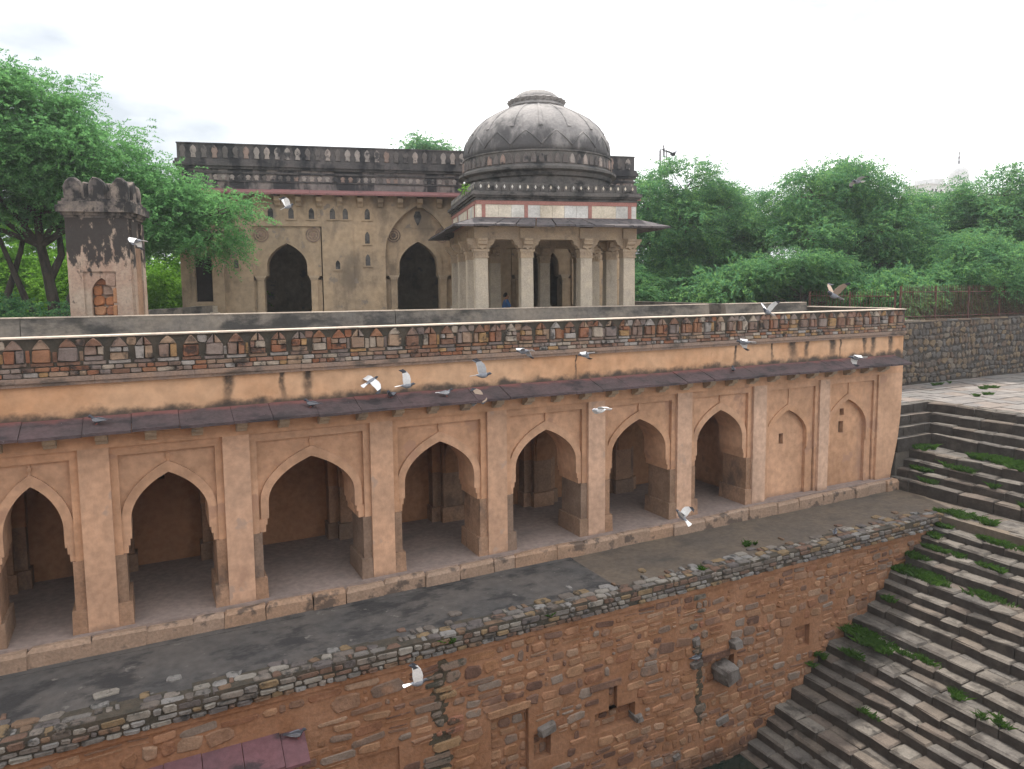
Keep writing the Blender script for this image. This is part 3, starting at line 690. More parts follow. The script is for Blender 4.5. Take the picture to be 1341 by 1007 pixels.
# image-size order: nearer stones are drawn larger
near = sorted(cand, key=lambda q: -(q[1]-q[0])*(q[3]-q[2])/((q[0]-0)**2*.8+12.4**2+(q[2]-6.3)**2) if (q[2] > -3.9 + .0 and q[0] > -2.6) else 0)
keep = set(near[:270]); far = MB(); mossf = MB()
for q in cand:
    a, b, c, d = q; m = (a+b)/2
    moss = 4.30 < m < 4.92 or (11.02 < m < 11.4 and c > -4.2)
    t = MB() if q in keep else (mossf if moss else far)
    g = random.uniform(0, .03); th = random.uniform(-.09, .09)
    cu_, cv_ = (a+b)/2, (c+d)/2; a, b, c, d = a-cu_, b-cu_, c-cv_, d-cv_
    t.stone((cu_, WY, cv_), (math.cos(th), 0, math.sin(th)), (-math.sin(th), 0, math.cos(th)), (0, -1, 0), cutrect(a+g, b-g, c+g, d-g, .42, .10), .03, random.uniform(.012, .040)+(.02 if moss else 0), .03)
    if q in keep: t.build('stone', M['mossy_stone'] if moss else M['well_stone'], body)
o = far.build('stone', M['well_stone'], body); o['kind'] = 'stuff'
if mossf.v: o = mossf.build('mossy_stone', M['mossy_stone'], body); o['kind'] = 'stuff'
# masonry seen inside the recesses
rec = MB()
for (ha, hb, hc, hd, dp) in holes[:-1]:
    for (a, b, c, d) in rows(ha, hb, hc, hd, (.14, .26), (.18, .45), .05):
        rec.stone((0, WY+dp, 0), (1, 0, 0), (0, 0, 1), (0, -1, 0), cutrect(a, b, c, d, .4, .1), .03, random.uniform(.01, .04), .03)
o = rec.build('recess_stone', M['well_stone'], body); o['kind'] = 'stuff'
# dark mossy seam behind the wet strip
mb = MB()
for (xc, w0, za_, zb_) in ((4.60, .22, -.84, -4.6), (11.24, .13, -2.1, -4.1)):
    z = za_
    while z > zb_:
        h_ = random.uniform(.10, .24)
        if random.random() < .85:
            x_ = xc+random.uniform(-.3, .3)*w0; w_ = w0*random.uniform(.5, 1.1)
            mb.stone((0, WY, 0), (1, 0, 0), (0, 0, 1), (0, -1, 0), cutrect(x_-w_, x_+w_, z-h_, z, .55, .2), .02, random.uniform(.004, .009), .03)
        z -= h_*.8
mb.build('moss_streak', M['moss'], body)
# stones that jut out, and loose blocks in the recesses
for (x, z, sx, sz, dep) in ((12.0, -2.98, .46, .40, .34), (12.32, -2.32, .3, .22, .2), (11.12, -2.55, .34, .16, .12), (7.0, -2.95, .42, .2, .14), (9.42, -3.42, .2, .16, .12), (11.1, -2.0, .2, .2, .1), (10.55, -4.75, .2, .16, .08), (12.0, -4.25, .4, .2, .05)):
    mb = MB(); mb.stone((x, WY, z), (.98, 0, .17), (-.17, 0, .98), (0, -1, 0), cutrect(-sx/2, sx/2, -sz/2, sz/2, .2), .25, dep, .03); mb.build('jutting_stone', M['jut'], body)
# slabs over the recesses
for (a, b, z) in ((5.62, 6.62, -2.34), (8.1, 8.95, -2.46), (11.3, 12.2, -2.58)):
    mb = MB(); mb.stone((0, WY, 0), (1, 0, .0), (0, 0, 1), (0, -1, 0), cutrect(a, b, z-.02, z+.13, .2), .03, .05, .02); mb.build('lintel_stone', M['well_stone'], body)
# strip below the coping
mb = MB(); mb.box(-12, 20.4, WY-.045, WY+.5, -.80, -.70); mb.build('string_course', M['well_mortar'], ww)
# ragged rubble coping: mortar bed, stones on its face and on top
mb = MB(); mb.box(-12, 20.5, WY-.05, -2.40, -.70, TZ+.015, taper=0.0)
x = -12
while x < 20.3:
    L = random.uniform(.3, .9); mb.box(x, min(x+L, 20.5), -2.41, -2.40+random.uniform(0, .28), TZ-.1, TZ+.008+random.uniform(0, .006)); x += L
bed = mb.build('coping_bed', M['mortar_dark'], ww)
far = MB(); ncs = 0
def cstone(O, U, V, N, poly, f, ins, x):
    global ncs
    t = MB() if (ncs < 280 and -2.9 < x < 8.2) else far
    t.stone(O, U, V, N, poly, .04, f, ins)
    if t is not far: t.build('coping_stone', M['cope_stone'], bed); ncs += 1
for lev, (z0, z1, yo) in enumerate(((-.70, -.60, -.055), (-.60, -.51, -.02), (-.505, -.375, -.03))):
    x = -5.0
    while x < 20.45:
        L = random.uniform(.10, .36) if lev < 2 else random.uniform(.14, .44)
        if random.random() > .05:
            h = random.uniform(.72, 1.04)
            cstone((0, WY-.05-yo*0, 0), (1, 0, 0), (0, 0, 1), (0, -1, 0), cutrect(x+.012, min(x+L-.012, 20.48), z0+.008, z0+(z1-z0)*h-.006, .38, .1), random.uniform(.03, .075)-lev*.012, .02, x)
        x += L
y = -2.66
while y < -1.86:
    d = random.uniform(.12, .22); x = -5.0
    while x < 20.45:
        L = random.uniform(.10, .42); edge_keep = .93 if y < -2.42 else (.55 if y < -2.26 else .06)
        if random.random() < edge_keep:
            cstone((0, 0, TZ+.015), (1, 0, 0), (0, 1, 0), (0, 0, 1), cutrect(x+.015, min(x+L-.02, 20.5), y+.01, y+d-.012, .32, .16), random.uniform(.008, .035), .018, x)
        x += L
    y += d
o = far.build('coping_stone', M['cope_stone'], bed); o['kind'] = 'stuff'
# end face of the coping at the stairs
far = MB()
for (a, b, c, d) in rows(-2.66, -1.95, -.7, TZ, (.09, .13), (.14, .3), .015):
    far.stone((20.5, 0, 0), (0, 1, 0), (0, 0, 1), (1, 0, 0), cutrect(a, b, c, d, .3), .03, .04, .015)
o = far.build('coping_end_stone', M['cope_stone'], bed); o['kind'] = 'stuff'
# sloping sandstone eave on the lower wall
aw = empty('low_eave', (0, WY, -1.4), label='purple red sandstone slab eave sloping out from the orange stepwell wall', cat='eave')
xx = [1.98, 1.56, .92, .28, -.30, -.95, -1.6]
for i in range(len(xx)-1):
    a, b = xx[i+1], xx[i]; mb = MB(); j = random.uniform(-.012, .012) + (-.03 if i == 0 else 0)
    mb.prism_x([(.08, -.02+j), (-.56, -.34+j), (-.56, -.29+j), (.08, .045+j)], a+.006, b-.006); mb.build('eave_slab', M['eave_low'], aw)
for x in (1.2, .1, -1.0):
    mb = MB(); mb.prism_x([(.05, -.5), (-.16, -.42), (-.34, -.26), (.05, -.06)], x-.09, x+.09); mb.build('bracket', M['jamb'], aw)
mb = MB(); mb.box(-1.6, 1.95, .0, .08, -.16, -.06); mb.build('ledger', M['well_stone'], aw)

# ------------------------------------------------------------------ mosque court, mosque
MR = R(-14.5)
court = empty('mosque_court', (10.11, 13.35, 0), MR, kind='structure')
mb = MB(); mb.box(-13, 11.6, -7.0, 1.0, 4.6, 5.30); mb.build('court_slab', M['court'], court)

mq = empty('mosque', (10.11, 13.35, 5.30), MR, label='weathered stone mosque with arched openings under a blackened parapet', cat='mosque')
B0 = 5.30
def mz(z): return z-B0
class LB(MB):                      # builder whose heights are given as absolute z
    def build(s, name, mats, parent=None, smooth=False):
        s.v = [(x, y, z-B0) for x, y, z in s.v]; return super().build(name, mats, parent, smooth)
SL, SR = -9.10, 9.5
b = LB(); b.box(SL, -6.51, 0, .9, B0, 10.2); b.box(-3.85, -1.60, 0, .9, B0, 10.2); b.box(1.60, 3.95, 0, .9, B0, 10.2); b.box(6.65, SR, 0, .9, B0, 10.2)
b.box(-6.51, -3.85, 0, .9, 8.93, 10.2); b.box(3.95, 6.65, 0, .9, 8.93, 10.2); b.box(-1.60, 1.60, 0, .9, 10.05, 10.2)
b.box(SL, SL+.6, .9, 6.4, B0, 10.2); b.box(SR-.6, SR, .9, 6.4, B0, 10.2); b.box(SL, SR, 6.0, 6.4, B0, 10.2)
wall = b.build('wall', M['mosque'], mq)
b = LB(); b.box(SL, SR, .3, 6.4, 10.0, 10.9); b.box(SL+.6, SR-.6, .9, 6.0, B0-.2, B0+.12); b.build('roof_and_floor', M['mosque'], mq)
b = LB(); b.box(-3.84, -2.62, -.045, .05, B0, 10.0); b.build('pilaster', M['mosque'], mq)
b = LB(); b.box(2.62, 3.9, -.045, .05, B0, 10.0); b.build('pilaster', M['mosque'], mq)
for c in (-5.22, 5.30):
    b = LB(); b.arch_wall(c-1.31, c+1.33, 6.95, 8.93, c, .77, 7.35, 8.26, .08, .85); b.box(c-1.31, c-.92, .08, .85, B0, 6.80); b.box(c+.92, c+1.33, .08, .85, B0, 6.80)
    b.build('arch_panel', M['mosque'], mq)
    b = LB(); b.arch_band(c, .769, 7.35, 8.258, .96, 7.37, 8.55, 6.97, .045, .09); b.build('arch_rim', M['mosque'], mq)
for c in (0.03,):
    b = LB(); b.arch_wall(-1.60, 1.60, B0, 10.05, c, 1.37, 7.85, 9.84, .0, .30, 30); b.build('great_arch', M['mosque'], mq)
    b = LB(); b.arch_band(c, 1.369, 7.85, 9.838, 1.52, 7.87, 10.03, 7.75, -.035, .01, 30); b.build('arch_rim', M['mosque'], mq)
    b = LB(); b.arch_wall(-1.45, 1.5, 6.95, 10.0, c, .80, 7.35, 8.36, .26, .95); b.box(-1.45, -.9, .26, .95, B0, 6.8); b.box(.92, 1.5, .26, .95, B0, 6.8); b.build('arch_panel', M['mosque'], mq)
    b = LB(); b.arch_band(c, .799, 7.35, 8.358, .98, 7.37, 8.63, 6.97, .22, .27); b.build('arch_rim', M['mosque'], mq)
    b = LB(); b.box(-1.36, 1.40, .235, .27, 8.90, 8.935); b.build('string_course', M['mosque'], mq)
    b = LB(); b.prism([(c-.10, 9.2), (c, 9.0), (c+.10, 9.2), (c+.16, 9.4), (c+.08, 9.6), (c-.08, 9.6), (c-.16, 9.4)], .235, .27); b.build('lamp_relief', M['cornice_blk'], mq)
for c, yo in ((-5.22, 0), (5.30, 0), (0.03, .18)):
    for s in (-1, 1):
        x = c+s*1.03; 
        b = LB(); b.box(x-.13, x+.13, -.03+yo, .35+yo, B0+.25, 6.80); b.box(x-.16, x+.16, -.06+yo, .35+yo, B0, B0+.26)
        p = b.build('door_column', M['mosque'], mq)
        b = LB(); b.box(x-.16, x+.16, -.05+yo, .5+yo, 6.80, 6.88); b.box(x-.20, x+.20, -.08+yo, .8+yo, 6.88, 6.97); b.build('capital', M['capital'], p)
def medallion(x, z, y=0.0, r=.29):
    b = LB(); 
    for (ra, rb, d) in ((r, r-.045, .03), (r-.09, r-.13, .025), (r-.19, .0, .03)):
        n = 24; V = []; F = []
        for k in range(n):
            a = 2*math.pi*k/n; V += [(x+ra*math.cos(a), y-d, z+ra*math.sin(a)), (x+rb*math.cos(a), y-d, z+rb*math.sin(a)), (x+ra*math.cos(a), y+.01, z+ra*math.sin(a)), (x+rb*math.cos(a), y+.01, z+rb*math.sin(a))]
        for k in range(n):
            j = (k+1) % n; F += [(4*k, 4*k+1, 4*j+1, 4*j), (4*k, 4*j, 4*j+2, 4*k+2), (4*k+1, 4*k+3, 4*j+3, 4*j+1)]
        b.add(V, F)
    for k in range(8):
        a = math.pi*k/4; b.box(x+.15*r/.29*math.cos(a)-.02, x+.15*r/.29*math.cos(a)+.02, y-.022, y+.01, z+.15*math.sin(a)-.02, z+.15*math.sin(a)+.02)
    b.build('medallion', M['cornice'], mq)
for (x, z, y) in ((-7.09, 8.63, 0), (-6.17, 8.59, .08), (-4.18, 8.60, .08), (-.98, 8.61, .26), (1.02, 8.61, .26), (4.3, 8.6, .08), (6.3, 8.6, .08)): medallion(x, z, y)
def niche(x, z, w=.40, h=.56, y=0.0):
    b = LB(); b.box(x-w/2, x+w/2, y-.03, y+.01, z+h/2-.05, z+h/2); b.box(x-w/2, x-w/2+.05, y-.03, y+.01, z-h/2, z+h/2-.05); b.box(x+w/2-.05, x+w/2, y-.03, y+.01, z-h/2, z+h/2-.05); b.box(x-w/2-.02, x+w/2+.02, y-.05, y+.01, z-h/2-.05, z-h/2)
    b.arch_wall(x-w/2+.05, x+w/2-.05, z-h/2, z+h/2-.05, x, w*.26, z-.02, z+h*.28, y-.02, y+.01, 10)
    f = b.build('niche', M['mosque'], mq)
    b = LB(); b.prism([(x-w*.27, z-h/2), (x+w*.27, z-h/2)]+list(reversed(arch(x, w*.27, z-.02, z+h*.29, 10))), y-.004, y+.012); b.build('niche_back', M['cornice_blk'], f)
for x in (-7.3, -6.55, -5.78, -5.0, -4.22, -3.4, -2.9, -2.03, 2.1, 2.9, 3.5, 4.3, 5.1, 5.9, 6.7, 7.5): niche(x, 9.50, y=(-.045 if -3.84 < x < -2.62 or 2.62 < x < 3.9 else 0))
for x in (-2.05, 2.1):
    niche(x, 8.56, .36, .62); niche(x, 7.66, .36, .60)
niche(-7.14, 7.50, .34, .46); niche(-3.25, 7.45, .34, .46, -.045); niche(3.25, 7.45, .34, .46, -.045)
x = -8.7
while x < 9.3:
    b = LB(); b.prism_x([(.02, 9.72), (-.10, 9.72), (-.16, 9.82), (-.30, 9.90), (-.32, 10.06), (.02, 10.2)], x-.11, x+.11); b.build('bracket', M['mosque'], mq); x += .80
x = SL-.1
while x < SR:
    L = random.uniform(1.2, 2.2); x2 = min(x+L, SR+.1)
    if SR+.1-x2 < .5: x2 = SR+.1
    j = random.uniform(-.012, .012)
    b = LB(); b.prism_x([(.05, 10.26+j), (-.58, 10.10+j), (-.58, 10.17+j), (.05, 10.38+j)], x+.005, x2-.005); b.build('eave_slab', M['redstone'], mq); x = x2
b = LB(); b.box(SL+.02, SR-.02, -.02, 6.4, 10.2, 11.10); b.build('upper_wall', M['mosque_top'], mq)
b = LB(); b.box(SL-.03, SR+.03, -.07, 6.45, 10.93, 11.0); b.box(SL-.03, SR+.03, -.05, 6.45, 10.62, 10.66)
b.box(SL-.06, SR+.06, -.10, 6.45, 11.10, 11.20); b.box(SL-.13, SR+.13, -.17, 6.5, 11.20, 11.34); b.box(SL-.08, SR+.08, -.12, 6.45, 11.34, 11.46); b.build('moulding', M['mosque_par'], mq)
b = LB(); b.box(SL, SR, -.03, .40, 11.46, 12.02); b.box(SL, SL+.4, .40, 6.4, 11.46, 12.02); b.box(SR-.4, SR, .40, 6.4, 11.46, 12.02); b.box(SL-.02, SR+.02, -.06, .43, 12.02, 12.07)
pp = b.build('parapet', M['mosque_par'], mq)
def small_merlon(bm, x, z0, z1, w, y, f=.04):
    h = z1-z0
    bm.stone((0, y, 0), (1, 0, 0), (0, 0, 1), (0, -1, 0), [(x-w*.8, z0), (x+w*.8, z0), (x+w*.62, z0+h*.3), (x+w, z0+h*.55), (x+w*.75, z0+h*.8), (x, z1), (x-w*.75, z0+h*.8), (x-w, z0+h*.55), (x-w*.62, z0+h*.3)], .01, f, .015)
x = SL+.2
while x < SR-.1:
    b = LB(); small_merlon(b, x, 11.50, 11.98, .12, -.03, .035); b.build('merlon_relief', M['relief_pale'], pp); x += .385
x = SL+.15
rb = LB()
while x < SR-.1:
    small_merlon(rb, x, 10.68, 10.90, .10, -.02, .03); x += .30
o = rb.build('merlon_relief', M['relief_pale'], pp); o['kind'] = 'stuff'
# projecting doorway at the left end
b = LB(); b.box(SL-.02, -8.62, -.30, .0, B0, 8.0); b.box(-8.0, -7.58, -.30, .0, B0, 8.0); b.box(-8.62, -8.0, -.30, .0, 7.70, 8.0); b.box(-8.62, -8.0, -.30, .0, B0, 5.98)
dp = b.build('door_block', M['mosque'], mq)
b = LB(); b.box(-8.76, -7.9, -.335, -.30, 7.82, 7.90); b.box(-8.76, -8.66, -.335, -.30, 5.98, 7.82); b.box(-7.97, -7.87, -.335, -.30, 5.98, 7.82); b.build('door_frame', M['mosque'], dp)
b = LB(); b.box(-8.62, -8.0, -.06, -.02, 5.98, 7.70); b.build('door_leaf', M['void'], dp)
b = LB(); b.box(SL-.06, -7.52, -.36, 0, 8.0, 8.12); b.box(SL-.12, -7.46, -.42, 0, 8.12, 8.34); b.box(SL-.07, -7.51, -.37, 0, 8.34, 8.44); b.build('door_cornice', M['mosque'], dp)
x = SL+.1
while x < -7.5:
    b = LB(); small_merlon(b, x, 8.44, 8.72, .09, -.2, .05); b.build('merlon', M['relief_pale'], dp); x += .24
b = LB(); b.box(-8.75, -7.85, -.62, -.30, B0, 5.82); b.box(-8.9, -7.7, -.92, -.62, B0, 5.58); b.build('door_step', M['column'], dp)

# ------------------------------------------------------------------ domed pavilion
QX, QY = 9.787, 6.543
ch = empty('domed_pavilion', (QX, QY, 5.30), MR, label='square pillared pavilion with pale frieze and grey weathered dome', cat='pavilion')
cs = [0.03, 1.56, 3.62, 5.16]; cn_ = [0.0, 1.70, 3.60, 5.30]
FZ = 5.42
b = LB(); b.box(-.6, 5.75, -.45, 6.0, 4.7, FZ); b.build('platform', M['court'], ch)
def column(x, y):
    b = LB(); b.box(x-.21, x+.21, y-.21, y+.21, FZ+.28, 7.40, taper=.01); p = b.build('column', M['column'], ch)
    b = LB(); b.box(x-.28, x+.28, y-.28, y+.28, FZ, FZ+.2); b.box(x-.25, x+.25, y-.25, y+.25, FZ+.2, FZ+.28); b.build('base', M['column'], p)
    b = LB(); b.box(x-.235, x+.235, y-.235, y+.235, 7.40, 7.44); b.box(x-.215, x+.215, y-.215, y+.215, 7.44, 7.60); b.box(x-.25, x+.25, y-.25, y+.25, 7.60, 7.68)
    for k in range(4):
        for (dx, dy) in ((0, -1), (-1, 0), (1, 0)):
            u = -.14+.095*k
            if dx == 0: b.prism([(x+u-.04, 7.585), (x+u, 7.47), (x+u+.04, 7.585)], y-.232, y-.21)
    b.build('capital', M['capital'], p)
    b = LB(); b.box(x-.2, x+.2, y-.2, y+.2, 7.68, 8.0)
    for ax in (0, 1):
        for s in (-1, 1):
            prof = [(.15, 7.68), (.28, 7.72), (.31, 7.80), (.40, 7.84), (.43, 7.93), (.47, 7.96), (.47, 8.03), (.15, 8.03)]
            if ax == 0:
                pl = [(x+s*q, z) for q, z in prof]
                b.prism(pl if s > 0 else list(reversed(pl)), y-.15, y+.15)
            else:
                pl = [(y+s*q, z) for q, z in prof]
                b.prism_x(pl if s > 0 else list(reversed(pl)), x-.15, x+.15)
    b.box(x-.24, x+.24, y-.26, y+.26, 8.03, 8.38)
    b.prism([(x-.19, 8.05), (x-.13, 7.78), (x, 7.66), (x+.13, 7.78), (x+.19, 8.05)], y-.30, y-.2)
    b.build('bracket', M['capital'], p)
for i, x in enumerate(cs):
    for j, y in enumerate(cn_):
        if i in (0, 3) or j in (0, 3): column(x, y)
for (a, c_) in ((cs[0], cs[1]), (cs[1], cs[2]), (cs[2], cs[3])):
    for y in (cn_[0], cn_[3]):
        b = LB(); b.box(a+.24, c_-.24, y-.17, y+.17, 8.0, 8.42); b.build('lintel', M['capital'], ch)
for (a, c_) in zip(cn_[:-1], cn_[1:]):
    for x in (cs[0], cs[3]):
        b = LB(); b.box(x-.17, x+.17, a+.26, c_-.26, 8.0, 8.42); b.build('lintel', M['capital'], ch)
x0, x1, y0, y1 = -.12, 5.42, -.14, 5.46
b = LB(); b.box(x0+.06, x1-.06, y0+.06, y1-.06, 8.42, 9.3); b.build('ceiling_block', M['capital'], ch)
# sloping eave, four trapezoid sides cut into slabs
OV = .88
def eave_side(p0, p1, q0, q1, n):
    for k in range(n):
        t0, t1 = k/n, (k+1)/n; g = .003
        A = [Vector(p0).lerp(Vector(p1), t0+g), Vector(p0).lerp(Vector(p1), t1-g)]; Bq = [Vector(q0).lerp(Vector(q1), t0+g), Vector(q0).lerp(Vector(q1), t1-g)]
        j = random.uniform(-.015, .015)
        V = [A[0], A[1], Bq[1]+Vector((0, 0, j)), Bq[0]+Vector((0, 0, j))]; V += [v-Vector((0, 0, .06)) for v in V]
        b = LB(); b.add(V, [(0, 1, 2, 3), (7, 6, 5, 4), (0, 4, 5, 1), (1, 5, 6, 2), (2, 6, 7, 3), (3, 7, 4, 0)]); b.build('eave_slab', M['chhat_eave'], ch)
zi, zo = 8.72, 8.42
I = [(x0, y0, zi), (x1, y0, zi), (x1, y1, zi), (x0, y1, zi)]; O_ = [(x0-OV, y0-OV, zo), (x1+OV, y0-OV, zo), (x1+OV, y1+OV, zo), (x0-OV, y1+OV, zo)]
for k in range(4): eave_side(I[k], I[(k+1) % 4], O_[k], O_[(k+1) % 4], 11)
# frieze with red frame and pale panels
def side(k):           # returns function mapping (u along side, out, z) to local xyz
    if k == 0: return lambda u, o_, z: (x0+u, y0-o_, z), x1-x0
    if k == 1: return lambda u, o_, z: (x1+o_, y0+u, z), y1-y0
    if k == 2: return lambda u, o_, z: (x1-u, y1+o_, z), x1-x0
    return lambda u, o_, z: (x0-o_, y1-u, z), y1-y0
def sbox(bm, f, u0, u1, o0, o1, z0, z1):
    V = [f(u, o_, z) for z in (z0, z1) for (u, o_) in ((u0, o1), (u1, o1), (u1, o0), (u0, o0))]
    bm.add(V, [(3, 2, 1, 0), (4, 5, 6, 7), (0, 1, 5, 4), (1, 2, 6, 5), (2, 3, 7, 6), (3, 0, 4, 7)])
for k in range(4):
    f, W = side(k)
    b = LB(); sbox(b, f, 0, W, -.06, .03, 9.13, 9.26); sbox(b, f, 0, W, -.06, .02, 8.64, 8.72)
    ux = [.18, W*.29, W*.69, W-.30]
    for u in ux: sbox(b, f, u, u+.12, -.06, .03, 8.72, 9.13)
    b.build('frieze_frame', M['redtrim'], ch)
    for (ua, ub, np_) in ((0.01, .18, 1), (ux[0]+.12, ux[1], 3), (ux[1]+.12, ux[2], 5), (ux[2]+.12, ux[3], 3), (ux[3]+.12, W-.01, 1)):
        for q in range(np_):
            b = LB(); a, c_ = ua+(ub-ua)*q/np_, ua+(ub-ua)*(q+1)/np_; sbox(b, f, a+.004, c_-.004, -.06, .012, 8.72, 9.13); b.build('frieze_panel', M['whitepanel'], ch)
b = LB()
for (e, za, zb_) in ((.05, 9.26, 9.30), (.02, 9.30, 9.36), (.10, 9.36, 9.42), (.16, 9.42, 9.52), (.10, 9.52, 9.56)): b.box(x0-e, x1+e, y0-e, y1+e, za, zb_)
b.build('cornice', M['cornice_blk'], ch)
b = LB(); b.box(x0+.0, x1-.0, y0+.0, y1-.0, 9.56, 9.84); mpar = b.build('parapet', M['cornice_blk'], ch)
def smerl(bm, f, u, z0, z1, w, d=.05):
    h = z1-z0; P = [(-w*.9, 0), (w*.9, 0), (w, h*.5), (w*.6, h*.8), (0, h), (-w*.6, h*.8), (-w, h*.5)]
    V = [f(u+p, .0, z0+q) for p, q in P]+[f(u+p*.8, d, z0+q*.95) for p, q in P]; n = len(P)
    bm.add(V, [(i, (i+1) % n, (i+1) % n+n, i+n) for i in range(n)]+[tuple(range(n, 2*n))])
for k in range(4):
    f, W = side(k); u = .15
    while u < W:
        b = LB(); smerl(b, f, u, 9.58, 9.86, .10); m_ = b.build('merlon', M['cornice_blk'], mpar)
        b = LB(); V = [f(u+p, .056, 9.70+q) for p, q in ((-.035, 0), (0, -.06), (.035, 0), (0, .075))]; V2 = [f(u+p, .03, 9.70+q) for p, q in ((-.035, 0), (0, -.06), (.035, 0), (0, .075))]
        b.add(V+V2, [(0, 1, 2, 3)]+[(i, i+4, (i+1) % 4+4, (i+1) % 4) for i in range(4)]); b.build('merlon_eye', M['whitepanel'], m_); u += .262
DC = (2.66, 2.68)
b = LB(); b.lathe([(2.62, 9.80), (2.62, 10.12), (2.72, 10.16), (2.74, 10.28), (2.90, 10.34), (2.90, 10.42), (2.78, 10.48), (2.72, 10.52)], 64, DC); b.build('drum', M['cornice_blk'], ch, smooth=False)
b = LB(); b.lathe([(2.72, 10.50), (2.71, 10.93), (2.74, 10.95), (2.73, 11.0), (2.66, 11.0)], 64, DC); band = b.build('drum_band', M['cornice_blk'], ch)
for k in range(64):
    a = 2*math.pi*k/64; u = Vector((-math.sin(a), math.cos(a), 0)); nrm = Vector((math.cos(a), math.sin(a), 0)); o_ = Vector((DC[0], DC[1], 0))+nrm*2.70
    if nrm.y > .35: continue
    b = LB(); w = .095; h = .34
    b.stone(o_+Vector((0, 0, 10.55)), u, (0, 0, 1), nrm, [(-w, 0), (w, 0), (w, h*.5), (w*.6, h*.8), (0, h), (-w*.6, h*.8), (-w, h*.5)], .02, .05, .02); b.build('merlon_relief', M['relief_pale'], band)
prof = [(2.68, 10.99), (2.69, 11.2), (2.64, 11.5), (2.52, 11.8), (2.30, 12.1), (1.98, 12.38), (1.62, 12.60), (1.26, 12.78), (.96, 12.90), (.5, 12.95)]
b = LB(); b.lathe(prof, 64, DC, wob=lambda a, z: .004*math.cos(16*a)); dome = b.build('dome', M['dome'], ch, smooth=True)
for k in range(16):            # raised ribs
    a = 2*math.pi*(k+.5)/16; d = Vector((math.cos(a), math.sin(a), 0)); t = Vector((-math.sin(a), math.cos(a), 0)); V = []; F = []
    for i, (r, z) in enumerate(prof[3:-1]):
        w = .075*r/2.5+.02; c0 = Vector((DC[0], DC[1], z))+d*(r+.022); c1 = Vector((DC[0], DC[1], z))+d*(r-.03)
        V += [c1-t*w, c0-t*w*.6+Vector((0, 0, .012)), c0+t*w*.6+Vector((0, 0, .012)), c1+t*w]
        if i: 
            m = 4*(i-1); n_ = 4*i; F += [(m+q, m+q+1, n_+q+1, n_+q) for q in range(3)]
    b = LB(); b.add(V, F); b.build('rib', M['dome'], dome)
for k in range(16):            # zigzag petals round the foot of the dome
    a0 = 2*math.pi*k/16
    for s in (-1, 1):
        pts = []
        for i in range(7):
            t = i/6; a = a0+s*t*math.pi/16; z = 11.64-t*.46+(.03*math.sin(t*math.pi))
            r = np.interp(z, [p[1] for p in prof], [p[0] for p in prof]); pts.append((DC[0]+(r+.0)*math.cos(a), DC[1]+(r+.0)*math.sin(a), z))
        b = LB(); b.tube(pts, [.034]*7, 5); b.build('petal_moulding', M['dome'], dome)
b = LB(); b.lathe([(.5, 12.86), (1.02, 12.88), (1.06, 12.92), (1.0, 12.97), (.96, 13.02), (1.02, 13.08), (1.06, 13.14), (.98, 13.18), (.82, 13.22)], 48, DC, wob=lambda a, z: .035*math.cos(24*a) if z > 13.05 else 0)
fin = b.build('lotus_finial', M['dome'], ch)
b = LB(); b.lathe([(.84, 13.16), (.78, 13.28), (.66, 13.40), (.48, 13.49), (.25, 13.54), (.05, 13.56)], 48, DC, wob=lambda a, z: .05*abs(math.cos(8*a))); b.build('lotus_cap', M['dome'], fin, smooth=True)
# ------------------------------------------------------------------ turret
B0 = 5.0
tw = empty('turret', (-1.98, 7.40, 5.0), MR, label='small square turret with black stained top and a broken arched niche', cat='turret')
def tpr(b, e, z0, z1, s0=.06, s1=1.62, dy=1.35): b.box(s0-e, s1+e, 0-e, dy+e, z0, z1)
b = LB(); s0, s1 = .06, 1.60
b.box(s0, .42, 0, 1.35, 5.0, 8.38); b.box(1.22, s1, 0, 1.35, 5.0, 8.38); b.box(.42, 1.22, 0, 1.35, 6.95, 8.38); b.box(.42, 1.22, .0, 1.35, 5.0, 5.45); b.box(.42, 1.22, .30, 1.35, 5.45, 6.95)
body_t = b.build('shaft', M['tower'], tw)
b = LB(); b.arch_wall(.42, 1.22, 5.45, 6.95, .85, .27, 6.35, 6.78, .05, .16, 12); b.box(.42, .58, .05, .2, 5.0, 5.5); b.build('niche_plaster', M['tower'], body_t)
for (a, c_, z0, z1) in rows(.56, 1.2, 5.45, 6.93, (.16, .3), (.2, .42), .02):
    b = LB(); b.stone((0, .26, 0), (1, 0, 0), (0, 0, 1), (0, -1, 0), cutrect(a, c_, z0, z1, .35), .04, random.uniform(.03, .08), .03); b.build('bare_stone', M['orange'], body_t)
for (a, c_, z0, z1) in ((.95, 1.21, 6.55, 6.9), (1.12, 1.215, 6.1, 6.5), (1.1, 1.21, 5.7, 6.05)):
    b = LB(); b.stone((0, .06, 0), (1, 0, 0), (0, 0, 1), (0, -1, 0), cutrect(a, c_, z0, z1, .3), .1, .03, .02); b.build('bare_stone', M['orange'], body_t)
b = LB(); b.box(1.60, 1.66, .10, .34, 5.0, 8.3); b.box(1.60, 1.66, 1.0, 1.3, 5.0, 8.3); b.build('side_pilaster', M['tower'], body_t)
b = LB(); b.box(1.60, 1.63, .40, .95, 5.0, 7.6); b.build('side_panel', M['jamb'], body_t)
b = LB()
for (e, z0, z1) in ((.02, 8.38, 8.44), (.07, 8.44, 8.52), (.16, 8.52, 8.70), (.10, 8.70, 8.80), (.03, 8.80, 8.88)): tpr(b, e, z0, z1)
b.build('cornice', M['tower_top'], tw)
